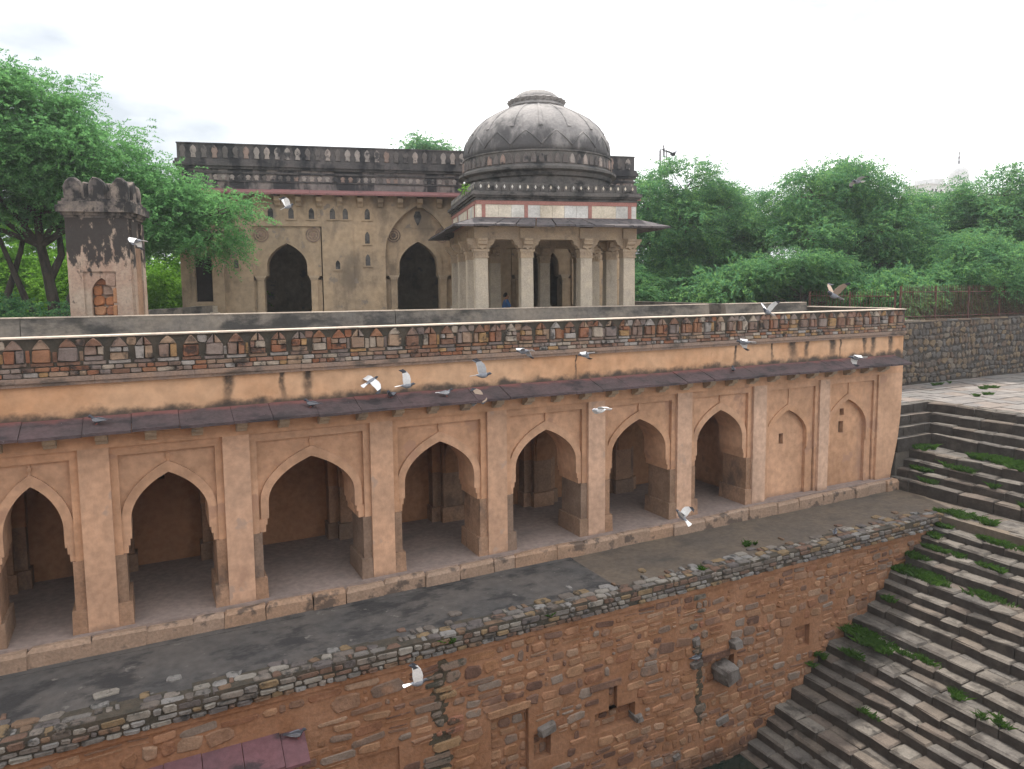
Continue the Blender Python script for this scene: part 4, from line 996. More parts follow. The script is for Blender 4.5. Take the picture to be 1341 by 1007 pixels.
def tmerl(cx, cy, rot):
    b = LB(); P = [(-.20, 8.86), (.20, 8.86), (.21, 9.20), (.17, 9.34), (.07, 9.44), (-.07, 9.45), (-.17, 9.35), (-.21, 9.18)]
    P = [(p[0]+random.uniform(-.02, .02), p[1]+(random.uniform(-.03, .03) if p[1] > 8.9 else 0)) for p in P]
    n = len(P); V = []
    for (d, sc) in ((-.13, .86), (-.09, 1), (.09, 1), (.13, .86)):
        for (p, z) in P:
            u, w_ = (p*sc, d); z_ = 8.86+(z-8.86)*(1 if sc == 1 else .95)
            V.append((cx+(u if not rot else -w_), cy+(w_ if not rot else u), z_))
    F = [tuple(range(n)), tuple(reversed(range(3*n, 4*n)))]+[(j*n+i, (j+1)*n+i, (j+1)*n+(i+1) % n, j*n+(i+1) % n) for j in range(3) for i in range(n)]
    b.add(V, F); b.build('merlon', M['tower_top'], tw)
for x in (.28, .86, 1.42): tmerl(x, .13, False); tmerl(x, 1.22, False)
for y in (.68,): tmerl(.17, y, True); tmerl(1.50, y, True)
# walls of the court
mb = MB(); mb.prism_x([(-.14, 0), (.14, 0), (.09, .98), (-.09, .98)], 0, 8.2)
o = mb.build('court_wall', M['greywall']); o.location = (-.4, 9.1, 4.85); o.rotation_euler = (0, 0, R(66)); tag(o, 'dark stained low wall running from the turret to the mosque', 'wall')
mb = MB(); mb.prism_x([(-.16, 0), (.16, 0), (.11, 1.02), (-.11, 1.02)], 0, 12)
o = mb.build('court_wall', M['greywall']); o.location = (18.5, 4.25, 4.75); o.rotation_euler = (0, 0, R(84)); tag(o, 'low grey wall with sunlit top running back beside the domed pavilion', 'wall')
mb = MB(); mb.prism_x([(-.14, 0), (.14, 0), (.10, .62), (-.10, .62)], 0, 10)
o = mb.build('court_wall', M['rubble']); o.location = (-11.9, 10.2, 4.9); o.rotation_euler = (0, 0, R(-3)); tag(o, 'low rough stone wall under the leafy tree left of the turret', 'wall')

# ------------------------------------------------------------------ rubble retaining wall and fence
rw = empty('retaining_wall', (22, 3.9, PZ), label='dark rubble stone retaining wall behind the paved landing', cat='wall')
mb = MB(); mb.box(.0, 40, 0, .6, -.3, GZ-PZ); rbody = mb.build('wall_body', M['rubble_mortar'], rw)
far = MB(); ns = 0
for (a, b_, c, d) in rows(3.0, 34, .03, 2.60, (.13, .34), (.14, .46), .035):
    dz = .05*math.sin(a*2.1+c*4); c = max(.0, c+dz); d = min(2.6, d+dz)
    if d-c < .05: continue
    t = MB() if (ns < 295 and 4.9 < a < 16.3 and random.random() < .9) else far
    z_ = cutrect(a, b_, c, d, .62, .16)
    t.stone((0, 0, 0), (1, 0, 0), (0, 0, 1), (0, -1, 0), z_, .04, random.uniform(.02, .06), .045)
    if t is not far: t.build('stone', M['rubble'], rbody); ns += 1
o = far.build('stone', M['rubble'], rbody); o['kind'] = 'stuff'
mb = MB()
x = 0
while x < 38:
    L = random.uniform(.5, 1.1); m = MB(); m.box(x+.01, x+L-.01, -.03, .5, GZ-PZ, GZ-PZ+random.uniform(.05, .10), taper=.02); m.build('cap_stone', M['rubble'], rw); x += L
fence = empty('iron_fence', (27.9, 4.15, GZ+.05), label='rusty iron picket fence on top of the rubble retaining wall', cat='fence')
def fence_run(p0, p1, H, posts, sp=.125):
    p0, p1 = Vector(p0), Vector(p1); L = (p1-p0).length; d = (p1-p0)/L; n = int(L/sp)
    pm = None
    for k in range(n+1):
        p = p0+d*(k*sp+.02)
        if pm is None:
            m = MB(); m.tube([(0, 0, .03), (0, 0, H*.93), (0, 0, H)], [.012, .012, .004], 5); o = m.build('picket', M['iron'], fence); pm = o.data
        else:
            o = bpy.data.objects.new('picket', pm); col.objects.link(o); o.parent = fence
        o.location = p; o.rotation_euler = (random.uniform(-.012, .012), random.uniform(-.012, .012), 0)
    for z in (.18, H*.80):
        m = MB(); m.tube([p0+Vector((0, 0, z)), p1+Vector((0, 0, z))], [.022, .022], 6); m.build('rail', M['iron'], fence)
    for k in range(posts+1):
        p = p0.lerp(p1, k/posts); m = MB(); m.box(p.x-.03, p.x+.03, p.y-.03, p.y+.03, p.z-.06, p.z+H*.96); m.build('post', M['iron'], fence)
fence_run((0, 0, 0), (16.5, 0, -.1), 1.52, 7, .105)
fence_run((-.12, .15, 0), (-.35, 4.3, 0), 1.30, 2, .14)

# ------------------------------------------------------------------ trees
def mesh_np(name, V, nq, mat):
    me = bpy.data.meshes.new(name)
    me.vertices.add(len(V)); me.vertices.foreach_set('co', V.astype(np.float32).ravel())
    me.loops.add(nq*4); me.loops.foreach_set('vertex_index', np.arange(nq*4, dtype=np.int32))
    me.polygons.add(nq); me.polygons.foreach_set('loop_start', np.arange(0, nq*4, 4, dtype=np.int32))
    me.materials.append(mat); me.update(calc_edges=True); return me

def sprays(P, D, L, nl, ll, lw, rg, droop=.35):
    """feathery sprays: P base points, D directions; each has nl leaflet pairs"""
    n = len(P); D = D/np.linalg.norm(D, axis=1, keepdims=True)
    rnd = rg.normal(size=(n, 3)); S = np.cross(D, rnd); S /= np.linalg.norm(S, axis=1, keepdims=True)
    up = np.array([0, 0, 1.0]); S = S-up*(S[:, 2:3]*.55); S /= np.linalg.norm(S, axis=1, keepdims=True)
    quads = []
    Ls = L*rg.uniform(.6, 1.3, (n, 1))
    for k in range(nl):
        t = (k+.6)/nl
        base = P+D*Ls*t+np.array([0, 0, -1.])*droop*Ls*t*t
        for sgn in (-1, 1):
            dirv = S*sgn*.85+D*.55+rg.normal(size=(n, 3))*.28; dirv /= np.linalg.norm(dirv, axis=1, keepdims=True)
            l = ll*rg.uniform(.7, 1.3, (n, 1))*(1-.4*abs(t-.5)); 
            w = np.cross(dirv, rg.normal(size=(n, 3))*.5+up); w /= np.linalg.norm(w, axis=1, keepdims=True); w = w*lw*rg.uniform(.8, 1.2, (n, 1))
            q = np.stack([base, base+dirv*l*.45+w, base+dirv*l, base+dirv*l*.45-w], 1); quads.append(q)
    Q = np.concatenate(quads, 0); return Q.reshape(-1, 3), len(Q)

def make_tree(name, label, lobes, trunk, nclump, nspray, leaf, mat, seed, L=.45, nl=6, group=None, loc=(0, 0, 0), limb_r=.11, flat=.55, cl_r=.55, stems=()):
    rg = np.random.default_rng(seed); rnd = random.Random(seed)
    root = empty(name, loc, 0, label=label, cat='tree', group=group)
    b = MB(); tp = [Vector(p) for p in trunk]; n = len(tp)
    r0 = limb_r*2.0
    b.tube(tp, [r0*(1-.45*i/(n-1)) for i in range(n)], 9)
    for sp_ in stems: b.tube(sp_, [limb_r*(1.35-.9*i/(len(sp_)-1)) for i in range(len(sp_))], 8)
    top = tp[-1]; C_ = []
    for (cx, cy, cz, rx, ry, rz) in lobes:
        c = Vector((cx, cy, cz)); st = tp[rnd.choice(range(max(1, n-2), n))]
        mid = st.lerp(c, .5)+Vector((rnd.uniform(-.4, .4), rnd.uniform(-.4, .4), rnd.uniform(.1, .6)))
        b.tube([st, st.lerp(mid, .5)+Vector((0, 0, .1)), mid, c], [limb_r, limb_r*.8, limb_r*.62, limb_r*.35], 6)
        vol = rx*ry*rz
        m = max(4, int(nclump*vol**(2/3)/sum((l[3]*l[4]*l[5])**(2/3) for l in lobes)))
        d = rg.normal(size=(m, 3)); d /= np.linalg.norm(d, axis=1, keepdims=True)
        rr = rg.uniform(.45, 1.0, (m, 1))**.6
        pts = np.array([cx, cy, cz])+d*rr*np.array([rx, ry, rz]); C_.append((pts, np.array([cx, cy, cz])))
        for k in range(min(m, 9)):
            p = Vector(pts[k]); q = c.lerp(p, .5)+Vector((rnd.uniform(-.2, .2), rnd.uniform(-.2, .2), rnd.uniform(-.05, .3)))
            b.tube([c, q, p], [limb_r*.32, limb_r*.2, limb_r*.07], 4)
    b.build('trunk', M['bark'], root)
    P = []; D = []
    for pts, c in C_:
        m = len(pts); per = max(3, int(nspray/nclump))
        pr = np.repeat(pts, per, 0); sz = np.repeat(cl_r*rg.uniform(.55, 1.35, (m, 1)), per, 0)
        off = np.clip(rg.normal(size=pr.shape), -1.7, 1.7)*np.array([1, 1, flat])*sz
        p = pr+off; d = (p-c)*np.array([1, 1, .45])+off*.6+rg.normal(size=p.shape)*.45
        P.append(p); D.append(d)
    P = np.concatenate(P); D = np.concatenate(D)
    V, nq = sprays(P, D, L, nl, leaf[0], leaf[1], rg)
    me = mesh_np('crown', V, nq, mat); o = bpy.data.objects.new('crown', me); col.objects.link(o); o.parent = root
    return root

def copy_tree(src, loc, rz, sc, label, group=None, name=None):
    r = src.copy(); col.objects.link(r); r.location = loc; r.rotation_euler = (0, 0, rz); r.scale = sc; r['label'] = label
    if name: r.name = name
    if group: r['group'] = group
    for c in list(src.children):
        k = c.copy(); col.objects.link(k); k.parent = r
    return r

# big feathery tree to the left, its crown leaning over the mosque's end
make_tree('leafy_tree', 'large feathery green tree with dark forked trunk behind the turret',
          [(-3.6, .3, 6.6, 2.3, 2.2, 1.6), (-.3, .4, 7.6, 2.0, 2.0, 1.5), (-1.8, -.6, 5.2, 2.0, 1.9, 1.2), (1.2, -.6, 6.3, 1.7, 1.8, 1.2), (2.7, -1.2, 5.0, 1.6, 1.5, .95), (4.0, -2.1, 4.1, 1.35, 1.3, .75),
           (5.0, -2.8, 3.35, 1.0, 1.0, .6), (3.0, -1.6, 3.7, 1.3, 1.2, .6), (.9, -.2, 4.6, 1.5, 1.5, .8), (-5.6, .5, 5.2, 2.2, 2.2, 1.6), (-3.4, -.5, 4.0, 1.7, 1.5, .8), (-2.2, 1.6, 6.6, 1.8, 1.6, 1.3), (-6.5, .3, 7.2, 2, 2, 1.3), (5.3, -3.0, 4.2, .8, .8, .5), (2.2, -.6, 4.6, 1.7, 1.5, .9), (.2, -.8, 6.2, 1.8, 1.6, 1.2), (3.6, -1.6, 4.9, 1.3, 1.2, .8), (-1.6, .2, 8.3, 1.5, 1.5, .9)],
          [(0, 0, -.1), (.02, .05, 1.2), (-.1, .05, 2.2), (-.25, .1, 3.2), (-.3, .1, 4.4)], 470, 40000, (.10, .027), M['leaf_a'], 3, L=.42, nl=6, loc=(-3.0, 15.0, GZ), limb_r=.11, cl_r=.46,
          stems=[[(.12, 0, 0), (.55, .1, 1.4), (1.0, 0, 2.6), (1.2, -.3, 3.6), (1.3, -.6, 5.4)], [(-.1, 0, 0), (-.8, .1, 1.3), (-1.2, .2, 2.6), (-1.8, -.3, 4.8)], [(-1.5, .6, -.1), (-1.35, .5, 1.6), (-.9, .4, 3.0), (-.4, .4, 5.2)], [(-.1, .05, 1.9), (.35, .1, 2.9), (.3, .2, 4.0), (.9, 0, 5.0)]])
# second stem beside it
t2 = make_tree('leafy_tree', 'slimmer dark stemmed tree standing just behind the turret', [(-.2, .2, 4.6, 1.6, 1.5, 1.0), (1.2, .6, 5.0, 1.5, 1.5, .9), (.5, -.2, 3.6, 1.2, 1.2, .6)],
               [(0, 0, -.1), (-.1, 0, 1.0), (.15, .1, 2.0), (.35, .2, 3.2)], 70, 4600, (.095, .026), M['leaf_a'], 8, loc=(-1.3, 16.2, GZ), limb_r=.085, cl_r=.45)
# shrubs lit by the sun beyond
sh = make_tree('leafy_shrub', 'bright yellow green sunlit bush beyond the trunk of the left tree', [(0, 0, 1.5, 2.0, 1.6, 1.2), (1.6, .3, 1.1, 1.4, 1.2, .9), (-1.7, .2, 1.2, 1.4, 1.2, .9), (.2, .2, 2.7, 1.2, 1.1, .8)],
               [(0, 0, -.1), (.05, 0, .5), (0, .1, 1.0)], 90, 4200, (.11, .035), M['leaf_c'], 21, L=.38, nl=5, group='bushes behind the left wall', loc=(-5.5, 22.5, GZ), limb_r=.05, cl_r=.5)
sh['category'] = 'bush'
GB = 'bushes behind the left wall'
for (x, y, s, lab) in ((-1.6, 21.0, 1.05, 'bright bush seen between the turret and the left tree trunk'), (2.2, 23.5, 1.25, 'bright yellow green bush between the turret and the mosque'), (-9.0, 24.5, 1.3, 'bright bush beyond the left tree, far from the turret'), (.6, 17.6, .62, 'small bright bush at the foot of the wall beside the mosque doorway'), (-4.2, 26.5, 1.6, 'tall bright bush rising behind the leafy tree')):
    copy_tree(sh, (x, y, GZ), random.uniform(0, 6), (s, s, s*1.1), lab, GB)
sd = make_tree('leafy_shrub', 'low dark green shrub on the ground left of the turret', [(0, 0, .7, 1.5, 1.1, .6), (1.3, .2, .6, 1.1, .9, .5), (-1.4, 0, .7, 1.2, 1.0, .6)], [(0, 0, -.05), (.05, 0, .3), (0, .1, .6)],
               50, 2400, (.10, .03), M['leaf_b'], 31, L=.3, nl=5, group='low shrubs left of the turret', loc=(-4.6, 11.9, GZ), limb_r=.03, cl_r=.4); sd['category'] = 'bush'
copy_tree(sd, (-7.2, 12.6, GZ), 1.4, (1.1, 1.1, 1.2), 'low dark green shrub under the left tree, far from the turret', 'low shrubs left of the turret')

# thorn trees to the right: feathery, overlapping domes
lobA = [(0, 0, 6.6, 2.6, 2.6, 1.5), (-2.6, .2, 5.6, 2.3, 2.2, 1.4), (2.6, -.2, 5.5, 2.3, 2.2, 1.4), (-1.2, -1.8, 4.6, 2.2, 1.8, 1.2), (1.8, -1.9, 4.2, 2.2, 1.8, 1.2), (-3.6, -1.0, 3.6, 1.9, 1.7, 1.1), (3.9, -1.0, 3.6, 1.9, 1.7, 1.1), (0, -2.4, 3.0, 2.3, 1.5, 1.0), (-2.4, -2.2, 2.0, 1.7, 1.3, .9), (2.6, -2.3, 2.0, 1.8, 1.3, .9), (0, 1.6, 5.0, 2.6, 1.8, 1.4), (-4.4, .4, 2.1, 1.4, 1.4, .9), (4.6, .2, 2.2, 1.4, 1.4, .9), (.2, -2.2, 1.3, 1.8, 1.1, .7)]
lobB = [(x*1.0+random.uniform(-.7, .7), y*1.0, z+random.uniform(-.5, .5), rx*random.uniform(.8, 1.15), ry, rz*random.uniform(.85, 1.15)) for (x, y, z, rx, ry, rz) in lobA]
TG = 'thorn trees beyond the retaining wall'
tA = make_tree('thorn_tree', 'broad feathery green tree beside the domed pavilion', lobA, [(0, 0, -.1), (.2, 0, 1.0), (.1, .1, 2.0), (.3, .1, 3.2)], 460, 24000, (.13, .030), M['leaf_b'], 41, L=.55, nl=5, group=TG, loc=(28.6, 18.6, GZ-.2), limb_r=.12, cl_r=.42)
tB = make_tree('thorn_tree', 'tallest broad feathery green tree behind the iron fence', lobB, [(0, 0, -.1), (-.2, .1, .9), (-.4, .1, 1.9), (-.1, 0, 3.2)], 460, 24000, (.13, .030), M['leaf_b'], 57, L=.55, nl=5, group=TG, loc=(34.9, 12.2, GZ-.2), limb_r=.12, cl_r=.42)
tA.scale = (1.0, .95, 1.12); tB.scale = (1.0, 1.0, 1.08)
copy_tree(tA, (43.6, 9.2, GZ-.2), 2.2, (1.02, 1.0, 1.02), 'feathery green tree below the far white dome', TG)
copy_tree(tB, (24.6, 22.5, GZ-.2), 3.9, (.8, .8, .92), 'feathery green tree right behind the domed pavilion', TG)
copy_tree(tA, (33.5, 21.0, GZ-.2), 4.4, (1.0, 1.0, 1.0), 'feathery green tree standing behind the tall fence tree and the pavilion tree', TG)
copy_tree(tB, (40.5, 18.0, GZ-.2), 1.0, (1.0, 1.0, 1.05), 'feathery green tree behind the gap between the tall tree and the dome tree', TG)
copy_tree(tB, (51.5, 12.0, GZ-.2), 5.2, (1.1, 1.1, 1.0), 'feathery green tree beyond the far end of the iron fence', TG)
# spreading low boughs over the fence and a brighter young tree
lobC = [(0, 0, 2.7, 1.1, 1.0, .5), (-1.9, -.2, 2.0, 1.1, 1.0, .42), (1.5, .3, 3.1, 1.2, 1.0, .5), (2.9, 0, 2.3, 1.0, .9, .4), (-.5, -1.1, 1.5, 1.0, .7, .4), (1.1, -1.0, 1.7, 1.1, .7, .4), (.2, .4, 3.6, .8, .7, .35), (-2.9, .3, 1.3, .9, .8, .4), (2.3, -.9, 1.0, 1.0, .6, .35), (-1.2, .3, 3.2, .8, .7, .35)]
tC = make_tree('thorn_tree', 'low spreading bright green tree whose boughs hang over the iron fence', lobC, [(0, 0, -.1), (.1, .1, .7), (0, .1, 1.5)], 170, 9000, (.10, .024), M['leaf_b'], 71, L=.45, nl=6, group=TG, loc=(36.2, 5.6, GZ), limb_r=.07, cl_r=.42)
copy_tree(tC, (28.4, 9.6, GZ-.3), 2.5, (.95, .95, .85), 'small bright green young tree at the left end of the iron fence', TG)
copy_tree(tC, (23.5, 16.0, GZ-.4), .6, (1.1, 1.1, .8), 'small green young tree beside the pavilion and the low grey wall', TG)
for (x, y, sc_, lab) in ((30.2, 7.4, 1.15, 'low green shrub close behind the iron fence near its corner post'), (33.0, 7.0, 1.3, 'low green shrub close behind the middle of the iron fence'), (38.5, 7.6, 1.5, 'wide low shrub behind the iron fence under the spreading boughs'), (27.4, 12.5, 1.5, 'wide low shrub behind the end parapet of the arcade'), (43.0, 6.2, 1.6, 'low shrub at the far end of the iron fence')):
    copy_tree(sd, (x, y, GZ), random.uniform(0, 6), (sc_, sc_, sc_*1.3), lab, 'shrubs behind the iron fence')
# tree whose crown shows over the mosque roof
make_tree('leafy_tree', 'round green treetop showing above the mosque roof', [(0, 0, 10.6, 2.4, 2.2, 1.7), (-1.9, 0, 9.8, 1.7, 1.6, 1.2), (2.0, 0, 9.9, 1.7, 1.6, 1.2), (.3, 0, 11.8, 1.5, 1.4, .9), (-.6, -.8, 9.2, 2.4, 1.6, 1.1)],
          [(0, 0, -.1), (.1, 0, 3.0), (0, .1, 6.0), (.1, .1, 8.6)], 120, 4200, (.16, .055), M['leaf_b'], 91, L=.5, nl=4, loc=(19.0, 36.5, GZ), limb_r=.16, cl_r=.55)

# ------------------------------------------------------------------ grass and small plants
def grass_patch(name, specs, label, h=(.06, .16), seed=5):
    rg = np.random.default_rng(seed); Qs = []
    for (x, y, z, rx, ry, n) in specs:
        n = int(n*.5); kc = max(4, n//45); ca = rg.uniform(0, 2*np.pi, kc); cr_ = rg.uniform(0, 1, kc)**.8*1.15
        ci = rg.integers(0, kc, n); sg = rg.uniform(.06, .22, kc)[ci]
        P = np.stack([x+rx*(cr_*np.cos(ca))[ci]+np.clip(rg.normal(size=n), -2, 2)*sg*min(rx, .25), y+ry*(cr_*np.sin(ca))[ci]+np.clip(rg.normal(size=n), -2, 2)*sg*ry, np.full(n, z)], 1)
        H = rg.uniform(*h, (n, 1)); lean = rg.normal(size=(n, 3))*.45*np.array([1, 1, 0]); t = rg.uniform(0, np.pi, n)
        W = np.stack([np.cos(t), np.sin(t), 0*t], 1)*rg.uniform(.006, .013, (n, 1)); up = np.array([0, 0, 1.])
        Qs.append(np.stack([P-W, P+W, P+(up+lean*.6)*H*.6+W*.7, P+(up*.92+lean*1.3)*H], 1))
    Q = np.concatenate(Qs); me = mesh_np(name, Q.reshape(-1, 3), len(Q), M['grass']); o = bpy.data.objects.new(name, me); col.objects.link(o); tag(o, label, 'grass', kind='stuff')
Z4 = .85
grass_patch('grass', [(23.25, -1.95, Z4, .22, .26, 1300), (23.45, -2.5, Z4, .2, .4, 1500), (23.3, -3.1, Z4, .35, .5, 2600), (23.0, -3.5, Z4, .3, .35, 1500), (23.4, -4.2, Z4, .4, .6, 2200), (23.1, -.25, Z4, .45, .22, 1300), (22.75, -1.2, .56, .08, .4, 300),
                      (22.35, -.6, .29, .1, .5, 800), (22.4, -1.9, .56, .1, .5, 800), (22.05, -.9, .02, .1, .4, 500), (24.3, -3.0, 1.58, .06, .15, 200), (22.2, -3.0, .29, .07, .2, 200), (21.9, -4.1, .02, .06, .25, 200)], 'bright green grass growing on the stair landings', (.07, .20), 5)
grass_patch('grass', [(20.75, -2.75, TZ, .28, .4, 900), (20.9, -3.4, TZ, .3, .4, 900), (20.7, -3.9, TZ, .15, .3, 500), (20.1, -2.85, -.62, .1, .3, 600), (20.1, -4.6, -.62, .12, .6, 1200), (19.75, -2.9, -.84, .14, .35, 700), (19.35, -3.3, -1.07, .16, .5, 1200), (19.3, -4.9, -1.07, .12, .5, 700), (18.95, -2.8, -1.30, .2, .3, 900),
                      (18.5, -3.3, -1.60, .30, .75, 3400), (18.6, -4.9, -1.60, .2, .6, 900), (18.4, -2.8, -1.6, .25, .25, 900), (17.3, -3.1, -2.11, .1, .4, 400), (16.45, -3.0, -2.88, .3, .45, 1900), (16.2, -3.6, -2.88, .22, .5, 1500), (16.5, -4.4, -2.88, .15, .5, 700), (15.6, -3.5, -3.12, .1, .5, 700), (15.2, -2.75, -3.38, .1, .2, 350), (15.0, -2.7, -3.6, .09, .15, 250),
                      (16.1, -5.9, -3.12, .2, .4, 600), (15.9, -6.9, -3.12, .2, .4, 600), (14.7, -4.5, -3.83, .07, .3, 200)], 'dark green grass in the shaded joints of the lower stairs', (.05, .17), 6)
grass_patch('grass', [(13.6, -1.75, TZ, .22, .12, 420), (11.3, -2.5, -.33, .1, .06, 120), (7.05, -2.63, -.5, .09, .05, 220), (4.75, -2.66, -.5, .15, .05, 320), (30, 1.6, PZ, .8, .2, 900), (28.0, .6, PZ, .6, .15, 700), (31.5, -.4, PZ, .7, .15, 700), (33.5, .8, PZ, .8, .2, 900), (29.3, 3.2, PZ, .9, .12, 600)], 'thin tufts of grass on the terrace, its coping and the upper paving', (.05, .13), 7)
# weed on the pavilion cornice
pl = empty('cornice_weed', (9.45, 6.95, 9.5), 0, label='small bright green weed with white bud on the pavilion cornice', cat='plant')
P = rng.normal(size=(26, 3))*np.array([.06, .06, .10])+np.array([0, 0, .15]); Dd = P*np.array([1, 1, .4])+rng.normal(size=P.shape)*.05
V, nq = sprays(P, Dd, .07, 3, .06, .018, rng); me = mesh_np('leaves', V, nq, M['leaf_c']); o = bpy.data.objects.new('leaves', me); col.objects.link(o); o.parent = pl
mb = MB(); mb.tube([(0, 0, -.03), (.01, 0, .15), (0, .01, .32)], [.01, .008, .004], 5); mb.build('stem', M['leaf_c'], pl)
mb = MB(); mb.lathe([(.01, .31), (.035, .335), (.035, .37), (.01, .39)], 8); mb.build('bud', M['pig_white'], pl)

# ------------------------------------------------------------------ things far away
far = empty('far_temple', (227, 124.4, .4), label='pale far off domed temple with a slim spire above the trees', cat='temple')
mb = MB(); mb.box(-14, 12, -6, 10, 0, 33); mb.build('wall', M['farwhite'], far)
mb = MB(); mb.lathe([(2.4, 33), (2.5, 36), (2.85, 37.5), (2.95, 39), (2.7, 40.6), (2.0, 41.8), (1.2, 42.3), (1.1, 42.6)], 32); mb.build('dome', M['farwhite'], far, smooth=True)
mb = MB(); mb.lathe([(1.0, 42.4), (.35, 42.9), (.45, 43.5), (.2, 44.0), (.38, 44.8), (.15, 45.3), (.26, 46.2), (.1, 46.6), (.12, 47.6), (.03, 48.8)], 14); mb.build('spire', M['steel'], far)
far = empty('far_house', (199, 116, 3.2), label='pale far off flat roofed house among the treetops', cat='house')
mb = MB(); mb.box(-4.2, 4.2, -4, 4, 0, 30.6); mb.box(-1.0, 3.6, -3, 3, 30.6, 32.4); mb.build('wall', M['farwhite'], far, smooth=False)
for x in (-3.4, -1.9, .4):
    mb = MB(); mb.box(x-.4, x+.4, -4.04, -3.95, 28.4, 29.3); mb.build('window', M['void'], far)
mb = MB(); mb.box(-4.4, 4.4, -4.2, 4.2, 30.5, 30.8); mb.build('roof_slab', M['farwhite'], far)
far = empty('lattice_mast', (105.2, 116.2, 5.6), label='pale lattice radio mast with antennas far behind the trees', cat='mast')
for (sx, sy) in ((-.5, -.3), (.5, -.3), (0, .5)):
    mb = MB(); mb.tube([(sx*1.3, sy*1.3, 0), (sx, sy, 31.5)], [.12, .09], 6); mb.build('leg', M['steel'], far)
for k in range(14):
    z = 18+k; mb = MB(); mb.tube([(-.52, -.3, z), (.52, -.3, z+.9)], [.03, .03], 4); mb.tube([(.52, -.3, z), (0, .5, z+.9)], [.03, .03], 4); mb.build('brace', M['steel'], far)
for (x, z) in ((-.95, 28.6), (.95, 28.8), (-.95, 25.2), (.95, 25.0), (.05, 29.8)):
    mb = MB(); mb.box(x-.14, x+.14, -.55, -.35, z, z+2.3); mb.box(min(x, 0), max(x, 0), -.36, -.28, z+.9, z+1.0); mb.build('antenna', M['steel'], far)

# ------------------------------------------------------------------ seated person in the pavilion
def skin_obj(name, pts, edges, rad, mat, parent, sub=2):
    me = bpy.data.meshes.new(name); me.from_pydata(pts, edges, []); me.materials.append(mat)
    o = bpy.data.objects.new(name, me); col.objects.link(o); o.parent = parent
    o.modifiers.new('skin', 'SKIN'); 
    for i, r in enumerate(rad): me.skin_vertices[0].data[i].radius = (r, r) if not isinstance(r, tuple) else r
    me.skin_vertices[0].data[0].use_root = True
    m = o.modifiers.new('sub', 'SUBSURF'); m.levels = sub; m.render_levels = sub; m2 = o.modifiers[0]; m2.use_smooth_shade = True
    return o
per = empty('person', (11.5, 8.1, 5.42), R(-20), label='seated person in a blue top with dark hair inside the pavilion', cat='person')
bp_ = [(0, 0, .12), (0, 0, .30), (.01, 0, .50), (.02, 0, .565), (.03, 0, .61), (.05, 0, .67), (.045, 0, .745),
       (.02, .17, .50), (.14, .23, .27), (.34, .16, .22), (.42, .14, .22), (.02, -.17, .50), (.16, -.23, .28), (.36, -.14, .24), (.44, -.12, .24),
       (.10, .12, .12), (.42, .22, .20), (.62, .10, .07), (.70, .10, .05), (.10, -.12, .12), (.44, -.20, .20), (.60, -.02, .06), (.68, -.02, .05)]
be = [(0, 1), (1, 2), (2, 3), (3, 4), (4, 5), (5, 6), (2, 7), (7, 8), (8, 9), (9, 10), (2, 11), (11, 12), (12, 13), (13, 14), (0, 15), (15, 16), (16, 17), (17, 18), (0, 19), (19, 20), (20, 21), (21, 22)]
br_ = [.14, .13, .11, .055, .065, .098, .08, .055, .045, .035, .035, .055, .045, .035, .035, .09, .065, .045, .04, .09, .065, .045, .04]
skin_obj('body', bp_, be, br_, M['skin'], per)
sp_ = [bp_[i] for i in (0, 1, 2, 7, 8, 11, 12, 3)]; skin_obj('shirt', sp_, [(0, 1), (1, 2), (2, 3), (3, 4), (2, 5), (5, 6), (2, 7)], [.165, .155, .145, .085, .065, .085, .065, .075], M['blue_cloth'], per)
tp_ = [bp_[i] for i in (0, 15, 16, 17, 19, 20, 21)]; skin_obj('trousers', tp_, [(0, 1), (1, 2), (2, 3), (0, 4), (4, 5), (5, 6)], [.15, .105, .08, .06, .105, .08, .06], M['dark_cloth'], per)
skin_obj('hair', [(.0, 0, .65), (-.005, 0, .71), (.03, 0, .775), (.08, 0, .775)], [(0, 1), (1, 2), (2, 3)], [.088, .098, .088, .055], M['hair'], per)

